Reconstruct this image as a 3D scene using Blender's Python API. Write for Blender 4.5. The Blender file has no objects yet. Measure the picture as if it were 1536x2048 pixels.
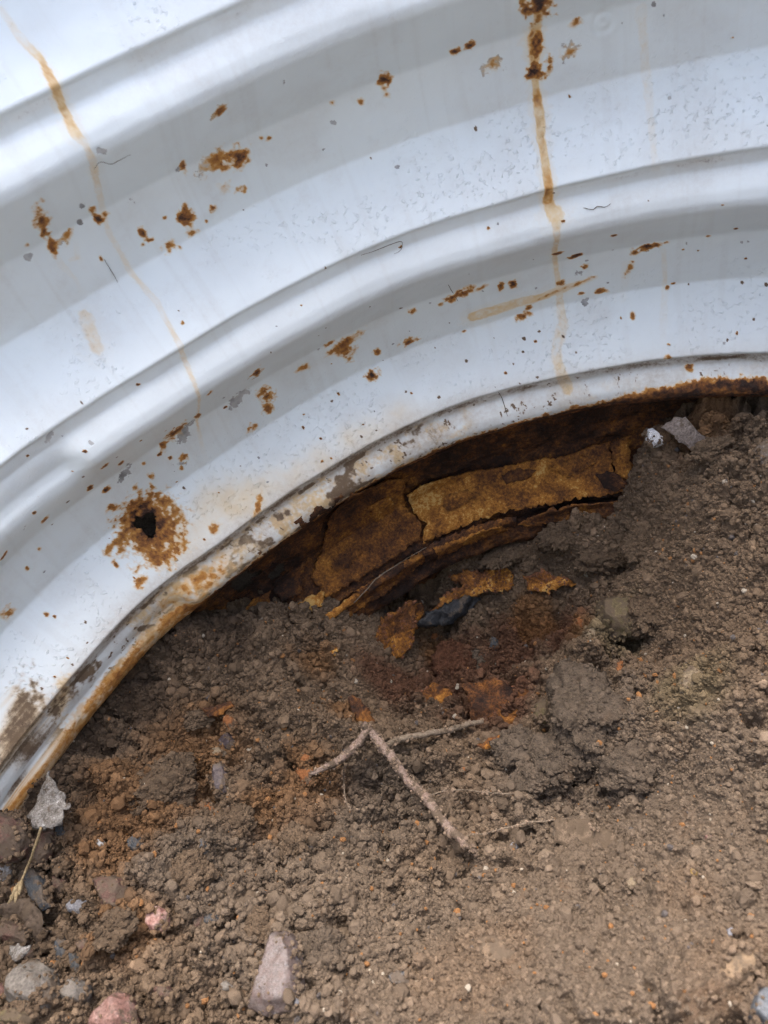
import bpy, bmesh, math, random
import numpy as np
from mathutils import Vector, Matrix

# ------------------------------------------------------------------ camera
U = 0.30            # metres per layout unit (camera height above the lower lip of the well)
H = 0.45            # camera height above the datum
FPX = 1480.0        # focal length in pixels of a 1536 x 2048 frame
TH, PH = 0.78872648, 1.18900265
nad = np.array([math.sin(TH)*math.cos(PH), math.sin(TH)*math.sin(PH), math.cos(TH)])
fwd = np.array([0, 0, 1.0]) - nad*nad[2]; fwd /= np.linalg.norm(fwd)
rgt = np.cross(nad, fwd); rgt = rgt if rgt[0] > 0 else -rgt

scene = bpy.context.scene
COL = scene.collection
cam_d = bpy.data.cameras.new('camera'); cam = bpy.data.objects.new('camera', cam_d); COL.objects.link(cam)
X = Vector((rgt[0], fwd[0], -nad[0])); D = Vector((rgt[1], fwd[1], -nad[1])); F = Vector((rgt[2], fwd[2], -nad[2]))
m = Matrix((X, -D, -F)).transposed().to_4x4(); m.translation = Vector((0, 0, H)); cam.matrix_world = m
cam_d.sensor_fit = 'VERTICAL'; cam_d.sensor_height = 9.55; cam_d.sensor_width = 7.16
cam_d.lens = 9.55*FPX/2048; cam_d.clip_start = 0.01; cam_d.clip_end = 500
cam_d.dof.use_dof = True; cam_d.dof.focus_distance = 0.475; cam_d.dof.aperture_fstop = 4.5
scene.camera = cam

# ------------------------------------------------------------------ sky, sun, exposure
SUN_EL, SUN_AZ = math.radians(75), math.radians(25)     # azimuth: direction the light comes from, from +Y clockwise
w = bpy.data.worlds.new('World'); scene.world = w; w.use_nodes = True
nt = w.node_tree; bg = nt.nodes['Background']; sky = nt.nodes.new('ShaderNodeTexSky')
sky.sky_type = 'NISHITA'; sky.sun_disc = False; sky.sun_elevation = SUN_EL; sky.sun_rotation = SUN_AZ
sky.air_density = 0.85; sky.dust_density = 4.5; sky.ozone_density = 1.0
nt.links.new(sky.outputs[0], bg.inputs[0]); bg.inputs[1].default_value = 0.15
sd = bpy.data.lights.new('sun', 'SUN'); sd.energy = 0.55; sd.angle = math.radians(45); sd.color = (1, 0.98, 0.95)
so = bpy.data.objects.new('sun', sd); COL.objects.link(so)
sv = Vector((math.sin(SUN_AZ)*math.cos(SUN_EL), math.cos(SUN_AZ)*math.cos(SUN_EL), math.sin(SUN_EL)))
so.rotation_euler = sv.to_track_quat('Z', 'Y').to_euler(); so.location = sv*3
scene.view_settings.view_transform = 'Standard'; scene.view_settings.look = 'None'
scene.view_settings.gamma = 1.0; scene.view_settings.use_curve_mapping = False
scene.view_settings.exposure = 2.12
scene.cycles.max_bounces = 4; scene.cycles.diffuse_bounces = 3; scene.cycles.glossy_bounces = 2; scene.cycles.caustics_reflective = False
scene.cycles.use_adaptive_sampling = True; scene.cycles.adaptive_threshold = 0.025; scene.cycles.adaptive_min_samples = 32
scene.cycles.use_denoising = True; scene.cycles.denoising_prefilter = 'NONE'

# ------------------------------------------------------------------ numpy helpers
rng = np.random.default_rng(7); random.seed(7)
def h2(ix, iy, seed):
    n = (ix.astype(np.int64)*374761393 + iy.astype(np.int64)*668265263 + seed*974711) & 0x7fffffff
    n = ((n ^ (n >> 13))*1274126177) & 0x7fffffff
    n = ((n ^ (n >> 16))*1911520717) & 0x7fffffff
    return ((n ^ (n >> 11)) & 0xffffff)/float(0xffffff)
def vn(x, y, seed=0):
    ix = np.floor(x); iy = np.floor(y); fx = x-ix; fy = y-iy
    fx = fx*fx*(3-2*fx); fy = fy*fy*(3-2*fy)
    a = h2(ix, iy, seed); b = h2(ix+1, iy, seed); c = h2(ix, iy+1, seed); d = h2(ix+1, iy+1, seed)
    return a+(b-a)*fx+(c-a)*fy+(a-b-c+d)*fx*fy
def fbm(x, y, seed=0, octv=4):
    r = 0; a = 0.5; t = 0
    for k in range(octv):
        r = r+a*vn(x*2**k+k*17.3, y*2**k+k*9.1, seed+k); t += a; a *= 0.5
    return r/t
def lumps(x, y, seed, rmin=0.35, rmax=0.75):
    """height of a bed of overlapping rounded lumps, one per unit cell"""
    ix = np.floor(x); iy = np.floor(y); best = np.zeros_like(x)
    for dx in (-1, 0, 1):
        for dy in (-1, 0, 1):
            cx = ix+dx; cy = iy+dy
            px = cx+0.1+0.8*h2(cx, cy, seed); py = cy+0.1+0.8*h2(cx, cy, seed+5)
            r = rmin+(rmax-rmin)*h2(cx, cy, seed+9); q = 0.6+0.8*h2(cx, cy, seed+13)
            d2 = ((x-px)**2*q+(y-py)**2/q)/r**2
            best = np.maximum(best, np.sqrt(np.maximum(0, 1-d2))*r)
    return best
def sst(a, b, x):
    t = np.clip((x-a)/(b-a), 0, 1); return t*t*(3-2*t)
def gsm(a, s):
    if s <= 0: return a
    k = int(3*s)+1; kk = np.exp(-0.5*(np.arange(-k, k+1)/s)**2); kk /= kk.sum()
    return np.convolve(np.pad(a, k, mode='edge'), kk, mode='valid')
def project(P):
    v = P[..., :1]*rgt+P[..., 1:2]*fwd-P[..., 2:3]*nad
    return np.stack([768+FPX*v[..., 0]/v[..., 2], 1024+FPX*v[..., 1]/v[..., 2], v[..., 2]], -1)
def ray(px, py):
    v = np.array([px-768.0, py-1024.0, FPX]); return np.array([v@rgt, v@fwd, -(v@nad)])/FPX
def W(P):                       # layout units -> world metres
    P = np.asarray(P, float); return P*U+np.array([0, 0, H])

# ------------------------------------------------------------------ object helpers
def tag(o, label=None, cat=None, group=None, kind=None):
    if label: o['label'] = label
    if cat: o['category'] = cat
    if group: o['group'] = group
    if kind: o['kind'] = kind
    return o
def mesh_obj(name, verts, faces, mat, parent=None, smooth=True, attrs=None, cols=None):
    me = bpy.data.meshes.new(name)
    verts = np.asarray(verts, np.float32)
    if isinstance(faces, np.ndarray):
        me.vertices.add(len(verts)); me.vertices.foreach_set('co', verts.ravel())
        k = faces.shape[1]; n = len(faces)
        me.loops.add(n*k); me.loops.foreach_set('vertex_index', faces.astype(np.int32).ravel())
        me.polygons.add(n); me.polygons.foreach_set('loop_start', np.arange(0, n*k, k, dtype=np.int32))
        me.polygons.foreach_set('loop_total', np.full(n, k, np.int32)); me.update(calc_edges=True)
    else:
        me.from_pydata([tuple(map(float, v)) for v in verts], [], faces); me.update()
    me.polygons.foreach_set('use_smooth', np.full(len(me.polygons), smooth))
    for k, a in (attrs or {}).items():
        at = me.attributes.new(k, 'FLOAT', 'POINT'); at.data.foreach_set('value', np.asarray(a, np.float32).ravel())
    for k, a in (cols or {}).items():
        at = me.attributes.new(k, 'FLOAT_COLOR', 'POINT')
        c = np.ones((len(verts), 4), np.float32); c[:, :3] = a; at.data.foreach_set('color', c.ravel())
    o = bpy.data.objects.new(name, me); COL.objects.link(o)
    if mat: me.materials.append(mat)
    if parent: o.parent = parent
    return o
def grid_faces(nr, nc, keep=None):
    a = np.arange(nr*nc).reshape(nr, nc)
    f = np.stack([a[:-1, :-1], a[:-1, 1:], a[1:, 1:], a[1:, :-1]], -1).reshape(-1, 4)
    return f if keep is None else f[keep.ravel()]
def empty(name, loc=(0, 0, 0)):
    o = bpy.data.objects.new(name, None); o.location = loc; COL.objects.link(o); return o

# ------------------------------------------------------------------ material helpers
class NT:
    def __init__(s, name):
        s.m = bpy.data.materials.new(name); s.m.use_nodes = True; s.t = s.m.node_tree
        s.b = s.t.nodes['Principled BSDF']
    def n(s, typ, **kw):
        nd = s.t.nodes.new(typ)
        for k, v in kw.items(): setattr(nd, k, v)
        return nd
    def put(s, sock, v):
        if hasattr(v, 'is_output') or isinstance(v, bpy.types.NodeSocket): s.t.links.new(v, sock)
        else: sock.default_value = v
    def attr(s, name, typ='GEOMETRY', out='Fac'):
        return s.n('ShaderNodeAttribute', attribute_name=name, attribute_type=typ).outputs[out]
    def math(s, op, a, b=0.5, c=0.0, clamp=False):
        nd = s.n('ShaderNodeMath', operation=op, use_clamp=clamp)
        s.put(nd.inputs[0], a); s.put(nd.inputs[1], b); s.put(nd.inputs[2], c); return nd.outputs[0]
    def noise(s, scale, detail=4, rough=0.6, coord=None, dim='3D', out=0, dist=0.0):
        nd = s.n('ShaderNodeTexNoise', noise_dimensions=dim)
        nd.inputs['Scale'].default_value = scale; nd.inputs['Detail'].default_value = detail
        nd.inputs['Roughness'].default_value = rough; nd.inputs['Distortion'].default_value = dist
        s.put(nd.inputs['Vector'], coord if coord is not None else s.obj()); return nd.outputs[out]
    def obj(s):
        if not hasattr(s, '_o'): s._o = s.n('ShaderNodeTexCoord').outputs['Object']
        return s._o
    def vor(s, scale, feature='F1', out='Distance', rnd=1.0):
        nd = s.n('ShaderNodeTexVoronoi', feature=feature); nd.inputs['Scale'].default_value = scale
        nd.inputs['Randomness'].default_value = rnd; s.put(nd.inputs['Vector'], s.obj()); return nd.outputs[out]
    def ramp(s, f, stops, interp='LINEAR'):
        nd = s.n('ShaderNodeValToRGB'); cr = nd.color_ramp; cr.interpolation = interp
        while len(cr.elements) < len(stops): cr.elements.new(0.5)
        for e, (p, c) in zip(cr.elements, stops):
            e.position = p; e.color = (*c, 1) if len(c) == 3 else c
        s.put(nd.inputs[0], f); return nd.outputs[0]
    def step(s, f, a, b):
        nd = s.n('ShaderNodeMapRange', interpolation_type='SMOOTHSTEP')
        s.put(nd.inputs[0], f); nd.inputs[1].default_value = a; nd.inputs[2].default_value = b
        nd.inputs[3].default_value = 0; nd.inputs[4].default_value = 1; return nd.outputs[0]
    def mix(s, f, a, b, blend='MIX'):
        nd = s.n('ShaderNodeMix', data_type='RGBA', blend_type=blend)
        s.put(nd.inputs[0], f)
        for sk, v in ((nd.inputs[6], a), (nd.inputs[7], b)):
            s.put(sk, (*v, 1) if isinstance(v, tuple) and len(v) == 3 else v)
        return nd.outputs[2]
    def bump(s, h, strength, dist, prev=None):
        nd = s.n('ShaderNodeBump'); nd.inputs['Strength'].default_value = strength; nd.inputs['Distance'].default_value = dist
        s.put(nd.inputs['Height'], h)
        if prev is not None: s.put(nd.inputs['Normal'], prev)
        return nd.outputs[0]
    def done(s, col, rough, normal=None, spec=0.5, metal=0.0):
        s.put(s.b.inputs['Base Color'], (*col, 1) if isinstance(col, tuple) and len(col) == 3 else col)
        s.put(s.b.inputs['Roughness'], rough); s.b.inputs['Metallic'].default_value = metal
        s.put(s.b.inputs['Specular IOR Level'], spec)
        if normal is not None: s.put(s.b.inputs['Normal'], normal)
        return s.m

RUST = [(0.0, (0.56, 0.36, 0.14)), (0.30, (0.46, 0.21, 0.045)), (0.55, (0.27, 0.105, 0.025)), (0.78, (0.11, 0.045, 0.02)), (1.0, (0.035, 0.018, 0.012))]
def mat_paint():
    t = NT('white_enamel_paint')
    n1 = t.noise(420, 5, 0.7); n2 = t.noise(90, 5, 0.65); n3 = t.noise(14, 4, 0.6); nf = t.noise(1500, 3, 0.7)
    rust = t.attr('rust'); stain = t.attr('stain'); dirt = t.attr('dirt'); chip = t.attr('chip'); rough = t.attr('roughness')
    paint = t.mix(t.step(n3, 0.3, 0.75), (0.765, 0.82, 0.81), (0.72, 0.765, 0.755))
    paint = t.mix(t.math('MULTIPLY', t.step(n1, 0.62, 0.80), 0.15), paint, (0.55, 0.54, 0.52))
    paint = t.mix(t.math('MULTIPLY', t.step(t.noise(38, 6, 0.75), 0.52, 0.80), 0.30), paint, (0.56, 0.53, 0.48))
    st = t.math('MULTIPLY', stain, t.math('MULTIPLY_ADD', n2, 0.9, 0.5), clamp=True)
    stc = t.ramp(stain, [(0.0, (0.80, 0.73, 0.58)), (0.4, (0.72, 0.55, 0.31)), (0.7, (0.56, 0.29, 0.08)), (1.0, (0.30, 0.12, 0.025))])
    c = t.mix(t.step(st, 0.0, 0.36), paint, stc)
    dn = t.math('ADD', dirt, t.math('MULTIPLY', t.math('SUBTRACT', n1, 0.5), 0.9))
    df = t.step(dn, 0.25, 0.75)
    dc = t.mix(n2, (0.20, 0.135, 0.075), (0.075, 0.05, 0.035))
    c = t.mix(t.math('MULTIPLY', t.step(dirt, 0.0, 0.7), 0.55), c, (0.40, 0.30, 0.20))
    c = t.mix(t.math('MULTIPLY', t.attr('grime'), t.math('MULTIPLY_ADD', n1, 1.2, 0.0, clamp=True)), c, (0.34, 0.25, 0.16))
    c = t.mix(df, c, dc)
    cf = t.step(t.math('ADD', chip, t.math('MULTIPLY', t.math('SUBTRACT', n1, 0.5), 1.1)), 0.45, 0.6)
    cc = t.ramp(n2, [(0.3, (0.10, 0.085, 0.075)), (0.5, (0.33, 0.32, 0.31)), (0.7, (0.52, 0.50, 0.46))])
    c = t.mix(t.math('MULTIPLY', cf, 0.85), c, cc)
    rv = t.math('ADD', rust, t.math('MULTIPLY', t.math('SUBTRACT', n1, 0.5), 0.5))
    rf = t.step(rv, 0.36, 0.55)
    halo = t.math('MULTIPLY', t.step(rust, 0.02, 0.45), 0.8)
    c = t.mix(halo, c, t.ramp(rust, [(0.05, (0.76, 0.64, 0.42)), (0.45, (0.60, 0.34, 0.11))]))
    rc = t.ramp(t.math('ADD', t.math('MULTIPLY', t.math('POWER', rust, 1.6), 0.62), t.math('MULTIPLY', t.math('SUBTRACT', t.noise(300, 5, 0.75), 0.40), 1.15), clamp=True), RUST)
    c = t.mix(rf, c, rc)
    # relief: orange peel, blisters where the paint is failing, scaly rust
    bl = t.step(t.noise(360, 4, 0.6), 0.54, 0.72)
    bl = t.math('MULTIPLY', bl, rough)
    hh = t.math('MULTIPLY_ADD', bl, 0.5, t.math('MULTIPLY', nf, 0.045))
    hh = t.math('MULTIPLY_ADD', t.math('MULTIPLY', rust, n1), 1.0, hh)
    hh = t.math('MULTIPLY_ADD', chip, -0.2, hh)
    nr = t.bump(hh, 1.0, 0.0009)
    r = t.math('ADD', t.math('MULTIPLY_ADD', n3, 0.16, 0.32), t.math('MULTIPLY', t.math('MAXIMUM', rf, t.math('MAXIMUM', df, cf)), 0.5), clamp=True)
    return t.done(c, r, nr, 0.5)
def mat_scale(name, shift, contrast=1.0, gold=1.0):
    """layered rust scale; shift lightens towards ochre, darkens towards black-brown"""
    t = NT(name)
    a = t.noise(110, 6, 0.78); b = t.noise(520, 4, 0.78); c0 = t.noise(24, 4, 0.6)
    v = t.math('ADD', t.math('MULTIPLY_ADD', t.math('SUBTRACT', a, 0.5), 1.5*contrast, 0.5+shift), t.math('MULTIPLY', t.math('SUBTRACT', b, 0.5), 1.3))
    v = t.math('ADD', v, t.math('MULTIPLY', t.math('SUBTRACT', c0, 0.5), 1.7), clamp=True)
    c = t.ramp(v, [(0.0, (0.022, 0.013, 0.010)), (0.25, (0.06, 0.027, 0.014)), (0.50, (0.15, 0.060, 0.018)), (0.70, (0.29*gold, 0.122*gold, 0.024)), (0.86, (0.42*gold, 0.180*gold, 0.032)), (1.0, (0.54*gold, 0.34*gold, 0.11))])
    nr = t.bump(t.math('MULTIPLY_ADD', b, 0.45, a), 0.8, 0.002)
    return t.done(c, 0.85, nr, 0.25)
def mat_soil(name, src):
    t = NT(name)
    tint = t.attr('tint', src, 'Color')
    a = t.noise(200, 3, 0.7); b = t.noise(1100, 2, 0.7); p = t.noise(45, 2, 0.6)
    c = t.mix(1.0, tint, t.ramp(a, [(0.25, (0.62, 0.60, 0.58)), (0.5, (1, 1, 1)), (0.75, (1.35, 1.33, 1.3))]), 'MULTIPLY')
    c = t.mix(1.0, c, t.ramp(b, [(0.3, (0.72, 0.72, 0.72)), (0.5, (1, 1, 1)), (0.72, (1.35, 1.33, 1.28))]), 'MULTIPLY')
    c = t.mix(t.math('MULTIPLY', t.step(p, 0.58, 0.72), 0.35), c, (0.115, 0.066, 0.036))
    nr = t.bump(t.math('MULTIPLY_ADD', b, 0.5, a), 0.9, 0.0016) if src == 'GEOMETRY' else None
    return t.done(c, 0.95, nr, 0.15)
def mat_stone(name, c1, c2, c3=None, scale=120, rough=0.8, spec=0.3, soilcover=0.25, glit=0.0):
    t = NT(name)
    a = t.noise(scale*2.2, 5, 0.75); b = t.noise(scale*9, 3, 0.7); q = t.noise(130, 4, 0.7)
    c1, c2 = tuple(0.55*v for v in c1), tuple(0.55*v for v in c2); c3 = tuple(0.6*v for v in c3) if c3 else None; soilcover = soilcover+0.10
    st = [(0.3, c1), (0.62, c2)] + ([(0.74, c3)] if c3 else [])
    c = t.ramp(a, st)
    c = t.mix(1.0, c, t.ramp(b, [(0.3, (0.6, 0.6, 0.6)), (0.7, (1.4, 1.4, 1.4))]), 'MULTIPLY')
    c = t.mix(t.math('MULTIPLY', t.step(q, 0.60-soilcover*0.5, 0.70-soilcover*0.5), 0.9), c, (0.095, 0.07, 0.048))
    nr = t.bump(t.math('MULTIPLY_ADD', b, 0.3, a), 0.6, 0.0013)
    r = rough
    if glit: r = t.math('SUBTRACT', rough, t.math('MULTIPLY', t.step(b, 0.56, 0.66), glit))
    return t.done(c, r, nr, spec)

PAINT = mat_paint()
SOIL = mat_soil('loose_brown_soil', 'GEOMETRY'); CRUMB = mat_soil('soil_crumb', 'INSTANCER')

# ------------------------------------------------------------------ the well: plan curve and rib profile
ctl = np.array([(-1.02, -2.40), (-1.02, 0.0), (-1.0, 0.30), (-0.93, 0.53), (-0.80, 0.75), (-0.65, 0.911), (-0.600, 0.957), (-0.537, 1.012), (-0.47, 1.048), (-0.317, 1.108),
                (-0.14, 1.172), (0.06, 1.222), (0.236, 1.231), (0.42, 1.195), (0.59, 1.141), (0.80, 1.025), (0.98, 0.85), (1.10, 0.62), (1.15, 0.36), (1.16, 0.0), (1.16, -2.40)])
def catmull(P, n=60):
    P = np.vstack([2*P[0]-P[1], P, 2*P[-1]-P[-2]]); out = []
    for i in range(1, len(P)-2):
        t = np.linspace(0, 1, n, endpoint=False)[:, None]; p0, p1, p2, p3 = P[i-1:i+3]
        out.append(0.5*((2*p1)+(-p0+p2)*t+(2*p0-5*p1+4*p2-p3)*t**2+(-p0+3*p1-3*p2+p3)*t**3))
    return np.vstack(out+[P[-2:-1]])
pc = catmull(ctl); sl = np.r_[0, np.cumsum(np.linalg.norm(np.diff(pc, axis=0), axis=1))]
sg = np.linspace(0, sl[-1], 3000)
pcx = gsm(np.interp(sg, sl, pc[:, 0]), 26); pcy = gsm(np.interp(sg, sl, pc[:, 1]), 26)
tx = np.gradient(pcx, sg); ty = np.gradient(pcy, sg); ln = np.hypot(tx, ty); tx /= ln; ty /= ln
def s_of_x(x):      # arc position of a plan x on the visible front part
    i = np.where(pcy > 0.35)[0]; return np.interp(x, pcx[i], sg[i])
S_K = s_of_x(-0.435)                     # the pressed kink where the back meets the side
PZ = np.array([0.0, -0.005, -0.029, -0.046, -0.060, -0.076, -0.090, -0.176, -0.284, -0.40])
PO = np.array([0.0, -0.006, -0.010, 0.001, 0.010, 0.014, 0.011, -0.066, -0.081, 0.0])
tz = np.linspace(-0.40, 0.0, 1601); to = np.interp(-tz[::-1], -PZ, PO)[::-1]
t3 = np.tile(to[:-1], 3); fine = gsm(t3, 5)[1600:3200]; soft = gsm(t3, 26)[1600:3200]
zz = tz[:-1]; wgt = np.clip(1-np.minimum(np.abs(zz), np.abs(zz+0.40))/0.03, 0, 1)
soft = gsm(t3, 13)[1600:3200]
prof = fine*wgt+soft*(1-wgt); bead = np.exp(-((zz+0.074)/0.03)**2)
Z_EDGE = -1.0        # crisp edge above the lower lip
def offs(s, z):
    ph = (z-Z_EDGE) % 0.40-0.40
    o = np.interp(ph, zz, prof, period=0.40)
    b = np.interp(ph, zz, bead, period=0.40)
    k = 1-sst(S_K-0.032, S_K+0.018, s)
    return o-0.028*k*b
def wall_pt(s, z, extra=0.0):
    x = np.interp(s, sg, pcx); y = np.interp(s, sg, pcy); a = np.interp(s, sg, tx); b = np.interp(s, sg, ty)
    o = offs(s, z)+extra
    return np.stack([x+b*o, y-a*o, z+0*s], -1)
# table for turning a sight line into a place on the wall
_s = np.linspace(s_of_x(-0.75), s_of_x(0.98), 520); _z = np.linspace(0.02, -1.72, 620)
_S, _Z = np.meshgrid(_s, _z); _P = wall_pt(_S, _Z); _Q = project(_P)
def on_wall(px, py):
    d = (_Q[..., 0]-px)**2+(_Q[..., 1]-py)**2
    near = d < max(16, d.min()*1.5+1); dep = np.where(near, _Q[..., 2]+0.02*np.sqrt(d)/10, 1e9)
    i = np.unravel_index(np.argmin(dep), dep.shape); return _S[i], _Z[i], _Q[i][2]

# ------------------------------------------------------------------ painted panel
s0, s1 = s_of_x(-0.70), s_of_x(0.93)
sgrid = np.r_[np.linspace(0.0, s0, 60)[:-1], np.linspace(s0, s1, 860), np.linspace(s1, sg[-1], 60)[1:]]
Z_TOP, Z_BOT = 0.12, -1.130
zgrid = np.r_[np.linspace(Z_TOP, -0.02, 24)[:-1], np.linspace(-0.02, Z_BOT, 560)]
S, Z = np.meshgrid(sgrid, zgrid)
rust = np.zeros_like(S); stain = np.zeros_like(S); dirt = np.zeros_like(S); chip = np.zeros_like(S)
NOI = fbm(S*90, Z*90, 3, 4)-0.5; NO2 = fbm(S*220, Z*220, 11, 3)-0.5
def window(s, z, r):
    i0, i1 = np.searchsorted(-zgrid, [-(z+r), -(z-r)]); j0, j1 = np.searchsorted(sgrid, [s-r, s+r])
    return slice(max(i0-1, 0), i1+1), slice(max(j0-1, 0), j1+1)
def spot(fld, px, py, rx, ry=None, ang=0.0, amp=1.0, ragged=1.0):
    s, z, dep = on_wall(px, py); k = dep/FPX; ry = ry or rx; sc_ = 0.92 if rx < 30 else 1.0; a = rx*k*1.05*sc_; b = ry*k*1.15*sc_
    wd = window(s, z, 2.2*max(a, b))
    ds = S[wd]-s; dz = Z[wd]-z; c, sn = math.cos(math.radians(ang)), math.sin(math.radians(ang))
    u = (c*ds+sn*dz)/a; v = (-sn*ds+c*dz)/b
    d = np.sqrt(u*u+v*v)+(NOI[wd]*2.1+NO2[wd]*1.3)*ragged*(1.0 if rx < 30 else 0.7)
    fld[wd] = np.maximum(fld[wd], amp*np.clip(1.25-0.75*d, 0, 1.15))
def streak(fld, pts, ragged=1.0, wash=True):          # pts: (px, py, half width px, strength)
    if wash: streak(fld, [(p[0], p[1], p[2]*2.4, min(0.16, p[3]*0.28)) for p in pts], ragged*1.6, False)
    q = [(*on_wall(p[0], p[1]), p[2], p[3]) for p in pts]
    for (sa, za, da, wa, aa), (sb, zb, db, wb, ab) in zip(q[:-1], q[1:]):
        L = math.hypot(sb-sa, zb-za)+1e-6; mx = max(wa, wb)*da/FPX
        sc, zc = (sa+sb)/2, (za+zb)/2; wd = window(sc, zc, L/2+2.5*mx)
        ds = S[wd]-sa; dz = Z[wd]-za; t = np.clip((ds*(sb-sa)+dz*(zb-za))/L**2, 0, 1)
        d = np.hypot(ds-t*(sb-sa), dz-t*(zb-za)); hw = (wa+(wb-wa)*t)*da/FPX*(0.65+0.7*fbm(Z[wd]*14, S[wd]*3, 15, 2))
        d = d/hw+(NOI[wd]*0.9+NO2[wd]*0.5)*ragged
        core = 0.90+0.25*sst(0.5, 0.95, d)+0.9*NOI[wd]+0.5*NO2[wd]
        fld[wd] = np.maximum(fld[wd], (aa+(ab-aa)*t)*core*(1-sst(0.6, 1.25, d)))
for a in [  # rust blooms: px, py, rx, ry, angle, strength
    (1078, 4, 27, 24, 0, 1.1), (1076, 32, 8, 10, 0, .8), (1067, 85, 12, 20, 0, .95), (1070, 140, 14, 12, 0, 1.1), (1078, 152, 10, 9, 0, .9), (1100, 120, 8, 8, 0, 1.1), (1101, 135, 6, 10, 0, .75),
    (908, 104, 7, 6, 0, 1), (938, 90, 8, 7, 0, 1.05), (768, 158, 10, 12, 0, 1.1), (765, 176, 5, 9, 0, .5), (772, 192, 6, 5, 0, .5), (662, 204, 6, 6, 0, .75), (720, 200, 6, 6, 0, .6), (988, 130, 14, 12, 0, .5), (1140, 105, 18, 10, 0, .45), (1150, 42, 10, 6, 0, .6),
    (440, 222, 15, 9, 30, .75), (470, 314, 22, 15, 0, .95), (430, 318, 26, 13, 20, .6), (455, 335, 12, 8, 0, .7), (368, 333, 7, 10, 0, .75), (540, 274, 5, 4, 0, .8), (520, 274, 4, 3, 0, .6), (484, 383, 9, 7, 0, .6), (452, 372, 12, 8, 0, .42),
    (85, 440, 14, 26, -15, .75), (72, 437, 14, 7, 40, .75), (88, 462, 9, 12, 0, 1.1), (102, 490, 8, 15, 0, .78), (132, 472, 15, 8, 25, .6), (183, 418, 7, 9, 0, 1), (197, 441, 9, 8, 0, 1.1), (211, 427, 7, 6, 0, .7), (55, 487, 5, 5, 0, .5),
    (370, 433, 13, 14, 0, 1), (388, 464, 13, 7, -20, .75), (380, 450, 7, 9, 0, .7), (425, 415, 6, 7, 0, .85), (410, 443, 4, 4, 0, .85), (328, 434, 3, 3, 0, .7), (288, 466, 8, 10, 0, 1), (300, 478, 9, 7, -40, .9), (289, 490, 5, 4, 0, .8), (342, 490, 13, 10, -20, .75), (202, 518, 5, 6, 0, .95),
    (912, 590, 24, 7, 18, .9), (925, 585, 12, 7, 0, 1), (1003, 570, 6, 7, 0, .9), (1024, 567, 6, 7, 0, 1.05), (965, 573, 14, 4, 15, .5), (1048, 632, 11, 7, 0, .85), (1058, 616, 5, 6, 0, .7), (823, 620, 6, 6, 0, .9),
    (1298, 492, 22, 6, 5, 1.05), (1272, 505, 10, 5, 0, .7), (1256, 540, 5, 13, -20, .8), (1152, 514, 11, 5, 0, 1.05), (1168, 535, 6, 6, 0, .9), (1112, 509, 8, 5, 0, .85), (1227, 473, 5, 3, 0, .9), (1418, 472, 4, 3, 0, .8), (1165, 587, 5, 3, 0, .85), (1202, 583, 9, 5, 0, .8), (1335, 575, 3, 3, 0, .8), (928, 663, 4, 3, 0, .8), (1265, 632, 4, 5, 0, .7), (1120, 567, 6, 5, 0, .8), (1100, 590, 40, 4, 15, .42), (1165, 562, 26, 4, 15, .5),
    (818, 682, 13, 9, 0, .9), (685, 690, 30, 10, 10, .75), (695, 700, 16, 16, 0, .7), (655, 687, 10, 6, 0, .8), (755, 707, 6, 6, 0, .95), (700, 718, 7, 8, 0, .5), (745, 752, 12, 7, 0, 1.1), (517, 745, 11, 12, 0, .9), (532, 792, 13, 16, 0, .85), (536, 815, 10, 12, 0, .75), (502, 857, 11, 9, 0, .85), (605, 735, 11, 8, 0, .55), (398, 832, 6, 9, 0, .8), (422, 785, 10, 5, 20, .7),
    (350, 868, 26, 12, 35, .85), (330, 890, 14, 8, 30, .85), (368, 915, 8, 10, 0, .8), (361, 937, 4, 5, 0, .85), (341, 916, 4, 4, 0, .95), (287, 928, 4, 4, 0, .85), (300, 953, 6, 8, 0, .85), (302, 972, 4, 14, 0, .65), (211, 932, 8, 5, 20, .95), (243, 926, 8, 5, 30, .85), (182, 974, 6, 7, 0, .95), (213, 978, 7, 5, 0, 1.1), (270, 976, 6, 6, 0, .6), (222, 1012, 10, 8, 0, .8), (90, 1039, 9, 5, 45, .8), (14, 1225, 11, 11, 0, .6), (52, 1135, 4, 5, 0, .9), (5, 1113, 12, 4, 40, .8), (94, 1230, 4, 4, 0, .8), (230, 1132, 4, 5, 0, .8), (75, 1098, 4, 4, 0, .7),
    (425, 1060, 10, 9, 0, .6), (280, 1160, 16, 9, 20, .7), (515, 1015, 25, 5, 33, .6), (1380, 735, 7, 6, 0, .8), (1335, 720, 5, 4, 0, .6),
    (300, 1048, 44, 43, 0, 1.1), (270, 1010, 18, 16, 0, .8), (325, 1095, 16, 26, 0, .9), (245, 1078, 24, 10, 35, .75), (322, 1005, 20, 14, 0, .85), (220, 1095, 10, 6, 0, .6), (310, 1120, 20, 14, 0, .7), (350, 1030, 14, 20, 0, .6)]: spot(rust, *a)
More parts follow.
